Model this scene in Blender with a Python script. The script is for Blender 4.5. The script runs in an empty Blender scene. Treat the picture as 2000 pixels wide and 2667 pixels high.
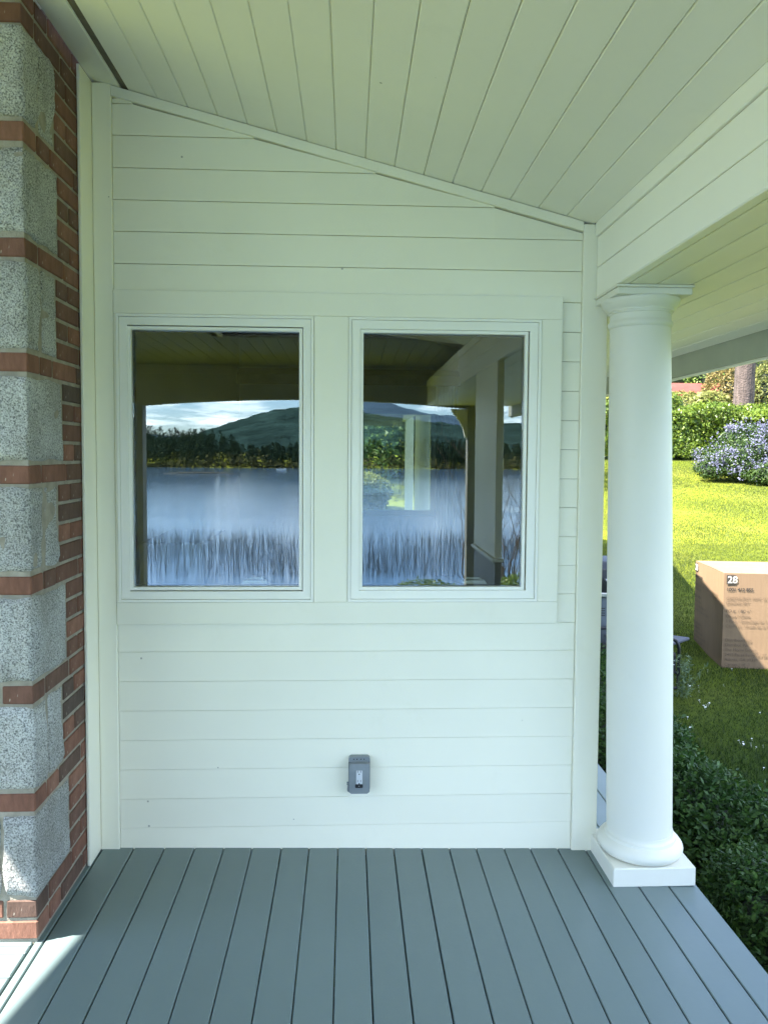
import bpy, bmesh, math, random
import numpy as np
from mathutils import Vector, Matrix
random.seed(7); rng = np.random.default_rng(7)
R = math.radians
S = bpy.context.scene
COL = S.collection

# ------------------------------------------------------------------ camera
def set_camera():
    cd = bpy.data.cameras.new('camera'); cam = bpy.data.objects.new('camera', cd); COL.objects.link(cam)
    p, y, r = R(3.1), R(2.63), R(0.4)
    fwd = Vector((math.sin(y)*math.cos(p), math.cos(y)*math.cos(p), -math.sin(p)))
    right = Vector((math.cos(y), -math.sin(y), 0)); down = fwd.cross(right)
    r2 = right*math.cos(r) - down*math.sin(r); d2 = down*math.cos(r) + right*math.sin(r)
    m = Matrix((r2, -d2, -fwd)).transposed().to_4x4(); m.translation = (0, 0, 1.5)
    cam.matrix_world = m
    cd.sensor_fit = 'VERTICAL'; cd.sensor_height = 36; cd.sensor_width = 27
    cd.lens = 2003/2667*36; cd.shift_y = -39.5/2667
    cd.clip_start = 0.02; cd.clip_end = 6000
    S.camera = cam
set_camera()

# ------------------------------------------------------------------ light
SUN_E, SUN_A = R(52), R(20.5)          # elevation; heading of the light, from +x towards +y
def set_light():
    w = bpy.data.worlds.new('World'); S.world = w; w.use_nodes = True
    nt = w.node_tree; N = nt.nodes; L = nt.links; bg = N['Background']
    sky = N.new('ShaderNodeTexSky'); sky.sky_type = 'NISHITA'; sky.sun_disc = False
    sky.sun_elevation = SUN_E
    sky.sun_rotation = math.atan2(-math.cos(SUN_A), -math.sin(SUN_A))
    sky.air_density = 1.0; sky.dust_density = 0.25; sky.ozone_density = 2.5
    tc = N.new('ShaderNodeTexCoord'); sp = N.new('ShaderNodeSeparateXYZ'); L.new(tc.outputs['Generated'], sp.inputs[0])
    ad = N.new('ShaderNodeMath'); ad.operation = 'ADD'; ad.inputs[1].default_value = 0.10
    mx = N.new('ShaderNodeMath'); mx.operation = 'MAXIMUM'; mx.inputs[1].default_value = 0.0
    L.new(sp.outputs[2], mx.inputs[0]); L.new(mx.outputs[0], ad.inputs[0])
    dv = []
    for k in (0, 1):
        d = N.new('ShaderNodeMath'); d.operation = 'DIVIDE'; L.new(sp.outputs[k], d.inputs[0]); L.new(ad.outputs[0], d.inputs[1]); dv.append(d)
    cb = N.new('ShaderNodeCombineXYZ'); L.new(dv[0].outputs[0], cb.inputs[0]); L.new(dv[1].outputs[0], cb.inputs[1])
    no = N.new('ShaderNodeTexNoise'); no.inputs['Scale'].default_value = 1.5; no.inputs['Detail'].default_value = 9; no.inputs['Roughness'].default_value = 0.58
    L.new(cb.outputs[0], no.inputs['Vector'])
    rp = N.new('ShaderNodeValToRGB'); rp.color_ramp.elements[0].position = 0.47; rp.color_ramp.elements[1].position = 0.66
    rp.color_ramp.elements[1].color = (0.85, 0.85, 0.85, 1)
    L.new(no.outputs[0], rp.inputs[0])
    mi = N.new('ShaderNodeMix'); mi.data_type = 'RGBA'
    tn = N.new('ShaderNodeMix'); tn.data_type = 'RGBA'; tn.blend_type = 'MULTIPLY'; tn.inputs[0].default_value = 1; tn.inputs[7].default_value = (.80, .97, 1.22, 1); L.new(sky.outputs[0], tn.inputs[6])
    L.new(rp.outputs[0], mi.inputs[0]); L.new(tn.outputs[2], mi.inputs[6]); mi.inputs[7].default_value = (15., 16.4, 17.6, 1)
    L.new(mi.outputs[2], bg.inputs[0]); bg.inputs[1].default_value = 0.095
    sd = bpy.data.lights.new('sun', 'SUN'); sd.energy = 5.0; sd.angle = R(0.53); sd.color = (1.0, 0.955, 0.88)
    so = bpy.data.objects.new('sun', sd); COL.objects.link(so)
    d = Vector((math.cos(SUN_A)*math.cos(SUN_E), math.sin(SUN_A)*math.cos(SUN_E), -math.sin(SUN_E)))
    so.rotation_euler = d.to_track_quat('-Z', 'Y').to_euler(); so.location = (-20, -8, 30)
set_light()
vs = S.view_settings; vs.view_transform = 'Standard'; vs.look = 'None'; vs.gamma = 1.0; vs.use_curve_mapping = False
vs.exposure = 2.62
cy = S.cycles; cy.use_denoising = True; cy.max_bounces = 12; cy.diffuse_bounces = 7; cy.glossy_bounces = 6
cy.transmission_bounces = 6; cy.transparent_max_bounces = 12; cy.caustics_reflective = False; cy.caustics_refractive = False
cy.sample_clamp_indirect = 6.0; S.render.use_persistent_data = False

# ------------------------------------------------------------------ materials
def newmat(name):
    m = bpy.data.materials.new(name); m.use_nodes = True
    nt = m.node_tree; return m, nt, nt.nodes, nt.links, nt.nodes['Principled BSDF']
def ramp(N, stops):
    r = N.new('ShaderNodeValToRGB'); e = r.color_ramp.elements
    while len(e) < len(stops): e.new(0.5)
    for q, (p, c) in zip(e, stops): q.position = p; q.color = (*c, 1)
    return r
def noise(N, L, scale, detail=4, rough=.55, coord='Object', stretch=None):
    tc = N.new('ShaderNodeTexCoord'); n = N.new('ShaderNodeTexNoise')
    n.inputs['Scale'].default_value = scale; n.inputs['Detail'].default_value = detail; n.inputs['Roughness'].default_value = rough
    if stretch:
        mp = N.new('ShaderNodeMapping'); mp.inputs['Scale'].default_value = stretch
        L.new(tc.outputs[coord], mp.inputs[0]); L.new(mp.outputs[0], n.inputs['Vector'])
    else: L.new(tc.outputs[coord], n.inputs['Vector'])
    return n
def bump(N, L, b, src, strength, dist):
    bp = N.new('ShaderNodeBump'); bp.inputs['Strength'].default_value = strength; bp.inputs['Distance'].default_value = dist
    L.new(src, bp.inputs['Height']); L.new(bp.outputs[0], b.inputs['Normal']); return bp
def mat(name, c, rough=.5, var=.08, scale=6, bs=0, bd=.002, bscale=120, metal=0, objvar=0, stretch=None, spec=.5):
    m, nt, N, L, b = newmat(name)
    n = noise(N, L, scale, stretch=stretch)
    r = ramp(N, [(.3, tuple(x*(1-var) for x in c)), (.7, tuple(min(1, x*(1+var)) for x in c))]); L.new(n.outputs[0], r.inputs[0])
    out = r.outputs[0]
    if objvar:
        oi = N.new('ShaderNodeObjectInfo'); hs = N.new('ShaderNodeHueSaturation'); mr = N.new('ShaderNodeMapRange')
        mr.inputs[3].default_value = 1-objvar; mr.inputs[4].default_value = 1+objvar
        L.new(oi.outputs['Random'], mr.inputs[0]); L.new(mr.outputs[0], hs.inputs['Value']); L.new(out, hs.inputs['Color']); out = hs.outputs[0]
    L.new(out, b.inputs['Base Color']); b.inputs['Roughness'].default_value = rough; b.inputs['Metallic'].default_value = metal
    b.inputs['Specular IOR Level'].default_value = spec
    if bs:
        n2 = noise(N, L, bscale, 3); bump(N, L, b, n2.outputs[0], bs, bd)
    return m
def paint(name, c, rough=.42, specks=True, objvar=.015, gloss_var=.1):
    m, nt, N, L, b = newmat(name)
    n = noise(N, L, 1.7, 5, .6, 'Object'); r = ramp(N, [(.3, tuple(x*.955 for x in c)), (.7, c)]); L.new(n.outputs[0], r.inputs[0])
    out = r.outputs[0]
    oi = N.new('ShaderNodeObjectInfo'); hs = N.new('ShaderNodeHueSaturation'); mr = N.new('ShaderNodeMapRange')
    mr.inputs[3].default_value = 1-objvar; mr.inputs[4].default_value = 1+objvar
    L.new(oi.outputs['Random'], mr.inputs[0]); L.new(mr.outputs[0], hs.inputs['Value']); L.new(out, hs.inputs['Color']); out = hs.outputs[0]
    if specks:
        ns = noise(N, L, 3.2, 9, .72); rs = ramp(N, [(.58, (1, 1, 1)), (.76, (.955, .95, .93))]); L.new(ns.outputs[0], rs.inputs[0])
        ms = N.new('ShaderNodeMix'); ms.data_type = 'RGBA'; ms.blend_type = 'MULTIPLY'; ms.inputs[0].default_value = 1; L.new(out, ms.inputs[6]); L.new(rs.outputs[0], ms.inputs[7]); out = ms.outputs[2]
        tc = N.new('ShaderNodeTexCoord'); v = N.new('ShaderNodeTexVoronoi'); v.inputs['Scale'].default_value = 7.0
        L.new(tc.outputs['Object'], v.inputs['Vector'])
        lt = N.new('ShaderNodeMath'); lt.operation = 'LESS_THAN'; lt.inputs[1].default_value = .030; L.new(v.outputs['Distance'], lt.inputs[0])
        sp = N.new('ShaderNodeSeparateColor'); L.new(v.outputs['Color'], sp.inputs[0])
        gt = N.new('ShaderNodeMath'); gt.operation = 'GREATER_THAN'; gt.inputs[1].default_value = .45; L.new(sp.outputs[0], gt.inputs[0])
        mu = N.new('ShaderNodeMath'); mu.operation = 'MULTIPLY'; L.new(lt.outputs[0], mu.inputs[0]); L.new(gt.outputs[0], mu.inputs[1])
        m2 = N.new('ShaderNodeMath'); m2.operation = 'MULTIPLY'; m2.inputs[1].default_value = .55; L.new(mu.outputs[0], m2.inputs[0])
        mi = N.new('ShaderNodeMix'); mi.data_type = 'RGBA'; L.new(m2.outputs[0], mi.inputs[0]); L.new(out, mi.inputs[6]); mi.inputs[7].default_value = (.12, .11, .08, 1); out = mi.outputs[2]
    L.new(out, b.inputs['Base Color'])
    n2 = noise(N, L, 9, 3); rr = N.new('ShaderNodeMapRange'); rr.inputs[3].default_value = rough-gloss_var; rr.inputs[4].default_value = rough+gloss_var
    L.new(n2.outputs[0], rr.inputs[0]); L.new(rr.outputs[0], b.inputs['Roughness'])
    n3 = noise(N, L, 55, 4, .6, 'Object', (1, 1, 1)); bump(N, L, b, n3.outputs[0], .12, .002)
    return m
def leafmat(name, stops, trans=.35, rough=.45, nscale=1.2, with_shade=False):
    m, nt, N, L, b = newmat(name)
    g = N.new('ShaderNodeNewGeometry'); r = ramp(N, stops)
    n = noise(N, L, nscale, 3, .5, 'Object'); ma = N.new('ShaderNodeMath'); ma.operation = 'MULTIPLY_ADD'; ma.inputs[1].default_value = .6
    L.new(g.outputs['Random Per Island'], ma.inputs[0]); sb = N.new('ShaderNodeMath'); sb.operation = 'MULTIPLY'; sb.inputs[1].default_value = .4
    L.new(n.outputs[0], sb.inputs[0]); L.new(sb.outputs[0], ma.inputs[2]); L.new(ma.outputs[0], r.inputs[0])
    co = shade_band(N, L, r.outputs[0]) if with_shade else r.outputs[0]  # grass blades carry the same painted shade as the turf below
    L.new(co, b.inputs['Base Color']); b.inputs['Roughness'].default_value = rough; b.inputs['Specular IOR Level'].default_value = .3 if rough < .75 else 0.
    tr = N.new('ShaderNodeBsdfTranslucent'); L.new(co, tr.inputs['Color'])
    mx = N.new('ShaderNodeMixShader'); mx.inputs[0].default_value = trans
    L.new(b.outputs[0], mx.inputs[1]); L.new(tr.outputs[0], mx.inputs[2]); L.new(mx.outputs[0], N['Material Output'].inputs[0])
    return m
def granite():
    m, nt, N, L, b = newmat('granite')
    tc = N.new('ShaderNodeTexCoord')
    n1 = noise(N, L, 210, 3, .6); r1 = ramp(N, [(.34, (.10, .10, .10)), (.44, (.29, .29, .28)), (.53, (.46, .46, .445)), (.66, (.60, .60, .58))]); L.new(n1.outputs[0], r1.inputs[0])
    n2 = noise(N, L, 5, 4); r2 = ramp(N, [(.35, (.62, .60, .55)), (.65, (1, 1, 1))]); L.new(n2.outputs[0], r2.inputs[0])
    mu = N.new('ShaderNodeMix'); mu.data_type = 'RGBA'; mu.blend_type = 'MULTIPLY'; mu.inputs[0].default_value = .8
    L.new(r1.outputs[0], mu.inputs[6]); L.new(r2.outputs[0], mu.inputs[7])
    oi = N.new('ShaderNodeObjectInfo'); hs = N.new('ShaderNodeHueSaturation'); mr = N.new('ShaderNodeMapRange'); mr.inputs[3].default_value = .9; mr.inputs[4].default_value = 1.18
    L.new(oi.outputs['Random'], mr.inputs[0]); L.new(mr.outputs[0], hs.inputs['Value']); L.new(mu.outputs[2], hs.inputs['Color']); L.new(hs.outputs[0], b.inputs['Base Color'])
    b.inputs['Roughness'].default_value = .75
    n3 = noise(N, L, 38, 6, .7); bump(N, L, b, n3.outputs[0], 1.0, .012); return m
def brickmat():
    m, nt, N, L, b = newmat('brick')
    oi = N.new('ShaderNodeObjectInfo'); r = ramp(N, [(.0, (.075, .052, .04)), (.08, (.13, .066, .045)), (.5, (.19, .08, .05)), (1, (.25, .115, .075))]); L.new(oi.outputs['Random'], r.inputs[0])
    n = noise(N, L, 30, 5, .6, 'Object', (1, 1, .35)); r2 = ramp(N, [(.3, (.55, .5, .45)), (.6, (1, 1, 1))]); L.new(n.outputs[0], r2.inputs[0])
    mu = N.new('ShaderNodeMix'); mu.data_type = 'RGBA'; mu.blend_type = 'MULTIPLY'; mu.inputs[0].default_value = .9
    L.new(r.outputs[0], mu.inputs[6]); L.new(r2.outputs[0], mu.inputs[7])
    n4 = noise(N, L, 70, 3, .5, 'Object', (1, 1, .3)); r4 = ramp(N, [(.70, (0, 0, 0)), (.76, (.7, .7, .7))]); L.new(n4.outputs[0], r4.inputs[0])
    m2 = N.new('ShaderNodeMix'); m2.data_type = 'RGBA'; L.new(r4.outputs[0], m2.inputs[0]); L.new(mu.outputs[2], m2.inputs[6]); m2.inputs[7].default_value = (.5, .45, .36, 1)
    L.new(m2.outputs[2], b.inputs['Base Color']); b.inputs['Roughness'].default_value = .85
    n3 = noise(N, L, 90, 5, .7, 'Object', (1, 1, .4)); bump(N, L, b, n3.outputs[0], .6, .004); return m
def glassmat():
    m, nt, N, L, b = newmat('window_glass'); N.remove(b)
    t = N.new('ShaderNodeBsdfTransparent'); t.inputs[0].default_value = (.86, .9, .87, 1)
    g = N.new('ShaderNodeBsdfGlossy'); g.inputs['Roughness'].default_value = 0.0; g.inputs[0].default_value = (.95, .98, 1, 1)
    f = N.new('ShaderNodeFresnel'); f.inputs[0].default_value = 1.5
    ad = N.new('ShaderNodeMath'); ad.operation = 'ADD'; ad.inputs[1].default_value = .065; L.new(f.outputs[0], ad.inputs[0])
    mx = N.new('ShaderNodeMixShader'); L.new(ad.outputs[0], mx.inputs[0]); L.new(t.outputs[0], mx.inputs[1]); L.new(g.outputs[0], mx.inputs[2])
    L.new(mx.outputs[0], N['Material Output'].inputs[0]); return m
def watermat():
    m, nt, N, L, b = newmat('lake_water')
    b.inputs['Base Color'].default_value = (.075, .15, .26, 1); b.inputs['Roughness'].default_value = .06; b.inputs['IOR'].default_value = 1.33
    n1 = noise(N, L, 1.3, 4, .6, 'Object', (1, 2.2, 1)); n2 = noise(N, L, .05, 3, .5, 'Object', (1, 2, 1))
    mu = N.new('ShaderNodeMath'); mu.operation = 'MULTIPLY'; L.new(n1.outputs[0], mu.inputs[0]); L.new(n2.outputs[0], mu.inputs[1])
    bump(N, L, b, mu.outputs[0], .5, .05); return m
def shade_band(N, L, col):
    """shade painted into the turf colour: darker and greener in a band beside the porch"""
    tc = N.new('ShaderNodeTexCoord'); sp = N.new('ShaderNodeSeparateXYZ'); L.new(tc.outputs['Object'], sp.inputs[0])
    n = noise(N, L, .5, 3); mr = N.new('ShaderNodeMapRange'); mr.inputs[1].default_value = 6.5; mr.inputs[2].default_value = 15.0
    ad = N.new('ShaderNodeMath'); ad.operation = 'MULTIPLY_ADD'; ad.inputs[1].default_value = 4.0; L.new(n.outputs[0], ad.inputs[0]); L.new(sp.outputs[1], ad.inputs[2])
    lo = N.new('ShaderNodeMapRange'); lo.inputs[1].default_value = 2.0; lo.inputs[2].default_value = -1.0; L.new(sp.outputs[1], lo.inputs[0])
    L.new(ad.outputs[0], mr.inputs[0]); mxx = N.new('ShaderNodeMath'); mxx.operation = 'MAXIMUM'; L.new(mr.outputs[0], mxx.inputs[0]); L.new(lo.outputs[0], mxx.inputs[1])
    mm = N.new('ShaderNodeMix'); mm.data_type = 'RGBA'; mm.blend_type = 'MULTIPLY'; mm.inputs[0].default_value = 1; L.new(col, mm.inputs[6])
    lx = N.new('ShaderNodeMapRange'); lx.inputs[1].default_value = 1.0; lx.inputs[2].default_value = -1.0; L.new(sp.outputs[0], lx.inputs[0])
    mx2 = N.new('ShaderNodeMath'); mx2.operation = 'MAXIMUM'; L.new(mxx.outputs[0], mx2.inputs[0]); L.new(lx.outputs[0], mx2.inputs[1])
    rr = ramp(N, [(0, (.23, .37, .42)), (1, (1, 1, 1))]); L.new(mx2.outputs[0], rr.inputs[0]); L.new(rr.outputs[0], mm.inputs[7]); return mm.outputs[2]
def lawnmat():
    m, nt, N, L, b = newmat('lawn')
    n1 = noise(N, L, .35, 4, .6); n2 = noise(N, L, 14, 5, .7)
    r1 = ramp(N, [(.3, (.135, .165, .012)), (.55, (.195, .21, .018)), (.75, (.265, .245, .05))]); L.new(n1.outputs[0], r1.inputs[0])
    r2 = ramp(N, [(.3, (.55, .6, .5)), (.7, (1.15, 1.15, 1.0))]); L.new(n2.outputs[0], r2.inputs[0])
    mu = N.new('ShaderNodeMix'); mu.data_type = 'RGBA'; mu.blend_type = 'MULTIPLY'; mu.inputs[0].default_value = 1
    L.new(r1.outputs[0], mu.inputs[6]); L.new(r2.outputs[0], mu.inputs[7]); L.new(shade_band(N, L, mu.outputs[2]), b.inputs['Base Color'])  # base colour includes the shade painted beside the porch
    b.inputs['Roughness'].default_value = .9; b.inputs['Specular IOR Level'].default_value = .1
    n3 = noise(N, L, 60, 4, .7); bump(N, L, b, n3.outputs[0], .9, .03); return m

def opal():
    m, nt, N, L, b = newmat('opal_acrylic'); tr = N.new('ShaderNodeBsdfTranslucent'); tr.inputs[0].default_value = (.55, .58, .6, 1)
    mx = N.new('ShaderNodeMixShader'); mx.inputs[0].default_value = .6; L.new(b.outputs[0], mx.inputs[1]); L.new(tr.outputs[0], mx.inputs[2]); L.new(mx.outputs[0], N['Material Output'].inputs[0]); b.inputs['Base Color'].default_value = (.5, .5, .5, 1); return m
OPAL = opal()
WHITE = paint('white_paint', (.85, .825, .69))
COLPAINT = paint('column_paint', (.70, .685, .61), rough=.5)
CEIL = paint('ceiling_paint', (.82, .805, .735), rough=.5)
VINYL = mat('white_vinyl', (.84, .825, .745), .35, .03, 3)
DECK = paint('deck_paint', (.14, .19, .192), rough=.38, specks=False, objvar=.05, gloss_var=.08)
DARKGAP = mat('weathered_wood', (.14, .12, .09), .8, .25, 20, .4)
GRANITE = granite(); BRICK = brickmat()
MORTAR = mat('mortar', (.29, .26, .205), .95, .22, 25, .7, .004, 160)
GLASS = glassmat(); WATER = watermat(); LAWN = lawnmat()
DARKBOARD = mat('dark_boards', (.20, .20, .175), .6, .2, 3, .3, stretch=(1, .2, 1))  # even dark tone for the rear ceiling boards and lake-end posts
HEADER = mat('header_paint', (.28, .28, .26), .5, .08, 3)
SHINGLE = mat('roof_shingle', (.09, .085, .08), .9, .3, 12, .5)
INNER = mat('interior_paint', (.30, .29, .25), .7, .05, 3)
WOODFLOOR = mat('interior_floor', (.22, .13, .07), .4, .25, 4, stretch=(1, 8, 1))
GREYBOX = mat('grey_plastic', (.20, .225, .24), .42, .08, 30)
RECEP = mat('receptacle_plastic', (.55, .57, .60), .35, .03, 10)
BLACK = mat('black_plastic', (.015, .016, .018), .4, .2, 20)
BLKMETAL = mat('black_metal', (.012, .012, .014), .35, .2, 20, metal=.3)
STEEL = mat('stainless_steel', (.55, .55, .54), .32, .06, 30, metal=1)
GREYMETAL = mat('grey_metal', (.13, .15, .17), .45, .1, 12, metal=.3)
BLUEGREY = mat('blue_grey_panel', (.05, .056, .078), .6, .1, 12)
CARDBOARD = mat('cardboard', (.195, .122, .066), .85, .07, 7, .25, .002, 60, stretch=(5, 5, .5))
INK = mat('black_ink', (.03, .025, .02), .8, .1, 10)
FADED = mat('faded_ink', (.13, .085, .05), .8, .3, 25)
PALEINK = mat('pale_print', (.5, .45, .37), .8, .1, 10)
BARK = mat('bark', (.08, .058, .048), .95, .45, 9, 1.0, .05, 14, stretch=(1, 1, .22))
TWIG = mat('twig', (.10, .075, .055), .9, .2, 10)
REDROOF = mat('red_roof', (.20, .055, .045), .95, .15, 3, spec=0)
SAND = mat('sand', (.08, .075, .05), .95, .2, .5)
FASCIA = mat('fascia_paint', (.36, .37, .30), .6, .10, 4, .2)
FABRIC = mat('curtain', (.62, .62, .58), .9, .05, 6)

# ------------------------------------------------------------------ helpers
def link(o, parent=None):
    COL.objects.link(o)
    if parent is not None: o.parent = parent
    return o
def tag(o, label=None, cat=None, group=None, kind=None):
    if label: o['label'] = label
    if cat: o['category'] = cat
    if group: o['group'] = group
    if kind: o['kind'] = kind
    return o
def thing(name, label, cat, loc=(0, 0, 0), rz=0, group=None, kind=None):
    o = bpy.data.objects.new(name, None); o.empty_display_size = .1; link(o)
    o.location = loc; o.rotation_euler = (0, 0, rz); return tag(o, label, cat, group, kind)
def empty(name, parent, loc=(0, 0, 0)):
    o = bpy.data.objects.new(name, None); o.empty_display_size = .05; link(o, parent); o.location = loc; return o
def add_box(bm, x0, x1, y0, y1, z0, z1, bev=0, seg=1):
    vs_ = [bm.verts.new((x, y, z)) for z in (z0, z1) for y in (y0, y1) for x in (x0, x1)]
    fs = [(0, 2, 3, 1), (4, 5, 7, 6), (0, 1, 5, 4), (1, 3, 7, 5), (3, 2, 6, 7), (2, 0, 4, 6)]
    F = [bm.faces.new([vs_[i] for i in f]) for f in fs]
    if bev:
        es = {e for f in F for e in f.edges}
        bmesh.ops.bevel(bm, geom=list(es), offset=bev, segments=seg, affect='EDGES', profile=.5)
def add_prism(bm, pts, axis, a, b):
    """extrude a polygon (2-D points in the two other axes, in order) along axis from a to b"""
    def P(u, v, w):
        return {0: (w, u, v), 1: (u, w, v), 2: (u, v, w)}[axis]
    A = [bm.verts.new(P(u, v, a)) for u, v in pts]; B = [bm.verts.new(P(u, v, b)) for u, v in pts]
    n = len(pts); bm.faces.new(A); bm.faces.new(B[::-1])
    for i in range(n): bm.faces.new((A[i], B[i], B[(i+1) % n], A[(i+1) % n]))
def add_tube(bm, pts, radii, n=8):
    rings = []; pts = [Vector(p) for p in pts]
    if not hasattr(radii, '__len__'): radii = [radii]*len(pts)
    for i, p in enumerate(pts):
        t = (pts[min(i+1, len(pts)-1)] - pts[max(i-1, 0)]).normalized()
        a = t.orthogonal().normalized() if abs(t.z) > .9 else t.cross(Vector((0, 0, 1))).normalized()
        if i and a.dot(pa) < 0: a = -a
        pa = a; b = t.cross(a)
        rings.append([bm.verts.new(p + radii[i]*(math.cos(k*2*math.pi/n)*a + math.sin(k*2*math.pi/n)*b)) for k in range(n)])
    for q in range(len(rings)-1):
        for k in range(n): bm.faces.new((rings[q][k], rings[q][(k+1) % n], rings[q+1][(k+1) % n], rings[q+1][k]))
    bm.faces.new(rings[0][::-1]); bm.faces.new(rings[-1])
def add_lathe(bm, prof, n=48, c=(0, 0), lean=(0, 0)):
    rings = [[bm.verts.new((c[0]+lean[0]*z + r*math.cos(k*2*math.pi/n), c[1]+lean[1]*z + r*math.sin(k*2*math.pi/n), z)) for k in range(n)] for r, z in prof]
    for q in range(len(rings)-1):
        for k in range(n): bm.faces.new((rings[q][k], rings[q][(k+1) % n], rings[q+1][(k+1) % n], rings[q+1][k]))
    bm.faces.new(rings[0][::-1]); bm.faces.new(rings[-1])
def fin(name, bm, m, parent=None, smooth=False, auto=None):
    bmesh.ops.recalc_face_normals(bm, faces=bm.faces)
    me = bpy.data.meshes.new(name); bm.to_mesh(me); bm.free(); me.materials.append(m)
    if smooth or auto: me.polygons.foreach_set('use_smooth', [True]*len(me.polygons))
    if auto: me.set_sharp_from_angle(angle=R(auto))
    return link(bpy.data.objects.new(name, me), parent)
def box(name, m, parent, x0, x1, y0, y1, z0, z1, bev=.002, seg=1):
    bm = bmesh.new(); add_box(bm, x0, x1, y0, y1, z0, z1, bev, seg); return fin(name, bm, m, parent)
def frame(name, m, parent, x0, x1, z0, z1, w, y0, y1, bev=.0015, w2=None):
    """rectangular mitred frame in the x-z plane"""
    w2 = w2 or w; bm = bmesh.new(); o = [(x0, z0), (x1, z0), (x1, z1), (x0, z1)]; i = [(x0+w, z0+w2), (x1-w, z0+w2), (x1-w, z1-w2), (x0+w, z1-w2)]
    for k in range(4):
        q = (k+1) % 4; add_prism(bm, [o[k], o[q], i[q], i[k]], 1, y0, y1)
    bmesh.ops.remove_doubles(bm, verts=bm.verts, dist=1e-5)
    ed = [f for f in bm.faces if len(f.verts) == 4]
    return fin(name, bm, m, parent)
def copy_obj(src, parent, name=None):
    o = src.copy(); link(o, parent)
    if name: o.name = name
    return o
def np_mesh(name, verts, faces, m, parent=None, smooth=False):
    """verts (n,3), faces (k,f) numpy arrays"""
    me = bpy.data.meshes.new(name); k, f = faces.shape
    me.vertices.add(len(verts)); me.vertices.foreach_set('co', verts.astype(np.float32).ravel())
    me.loops.add(k*f); me.loops.foreach_set('vertex_index', faces.astype(np.int32).ravel())
    me.polygons.add(k); me.polygons.foreach_set('loop_start', np.arange(0, k*f, f, dtype=np.int32))
    me.update(calc_edges=True); me.materials.append(m)
    if smooth: me.polygons.foreach_set('use_smooth', np.ones(k, bool))
    return link(bpy.data.objects.new(name, me), parent)
def unit(v): return v/np.maximum(np.linalg.norm(v, axis=-1, keepdims=True), 1e-9)
def leaves(name, P, Nn, size, m, parent=None, aspect=.5, jitter=.8, fold=.15):
    """one rhombic leaf of four corners at every point P, facing roughly along Nn"""
    n = len(P); Nn = unit(Nn + rng.normal(0, jitter, (n, 3))); a = unit(np.cross(Nn, rng.normal(0, 1, (n, 3)))); b = np.cross(Nn, a)
    s = (size*rng.uniform(.6, 1.35, n))[:, None]
    V = np.stack([P, P + a*s*.5 + b*s*aspect*.5 + Nn*s*fold, P + a*s, P + a*s*.5 - b*s*aspect*.5 + Nn*s*fold], 1).reshape(-1, 3)
    return np_mesh(name, V, np.arange(n*4).reshape(n, 4), m, parent)
def sphere_dirs(n):
    return unit(rng.normal(0, 1, (n, 3)))
def vnoise(p, seed=0):
    """cheap smooth noise of (n,3) points from summed sines"""
    r = np.random.default_rng(seed); out = np.zeros(len(p))
    for k in range(6):
        d = r.normal(0, 1, 3); out += np.sin(p @ d + r.uniform(0, 6.28))*(.8**k)
    return out/3.
def ground(x, y):
    x = np.asarray(x, float); y = np.asarray(y, float)
    z = -.5 + .105*np.clip(y-7.3, 0, 22) + .16*np.clip(y-29.3, 0, 400)
    z = z - .03*np.clip(-3.-y, 0, 3) - .42*np.clip(-6.-y, 0, 7.5) - .10*np.clip(-13.5-y, 0, 26)
    z = z + np.where(y < -260, .11*np.clip(-272-y, -30, 60) + 2.0, 0)
    return z + .03*np.sin(x*.7+1)*np.sin(y*.5)*np.clip((np.abs(x)-2.5)/4, 0, 1)

# ------------------------------------------------------------------ ground, lake, hills
def terrain():
    xs = np.concatenate([np.linspace(-1400, -60, 22), np.linspace(-50, -12, 20), np.linspace(-11, 22, 67), np.linspace(24, 60, 19), np.linspace(80, 1400, 20)])
    ys = np.concatenate([np.linspace(-340, -60, 29), np.linspace(-55, -6, 50), np.linspace(-5, 34, 79), np.linspace(36, 90, 20), np.linspace(110, 420, 10)])
    X, Y = np.meshgrid(xs, ys); Z = ground(X, Y)
    V = np.stack([X, Y, Z], -1).reshape(-1, 3); w = len(xs); i = np.arange((len(ys)-1)*w).reshape(len(ys)-1, w)[:, :-1].ravel()
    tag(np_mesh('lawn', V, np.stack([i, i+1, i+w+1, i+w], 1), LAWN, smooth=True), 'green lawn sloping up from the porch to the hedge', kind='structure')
    V = np.array([(-1400, -285, -3.5), (1400, -285, -3.5), (1400, -15, -3.5), (-1400, -15, -3.5)], float)
    tag(np_mesh('lake', V, np.array([[0, 1, 2, 3]]), WATER), 'wide blue lake mirrored in the window panes', kind='structure')
    # sand bar
    bm = bmesh.new(); pts = [(-47+19*t, -192 + .6*math.sin(t*6.2)) for t in np.linspace(0, 1, 14)]
    add_tube(bm, [(x, y, -3.55) for x, y in pts], [.1+.35*math.sin(math.pi*i/13) for i in range(14)], 8)
    o = fin('sandbar', bm, SAND, smooth=True); o.scale = (1, 1, 1); tag(o, 'low dark sandbar lying in the lake', kind='structure')
terrain()
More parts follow.
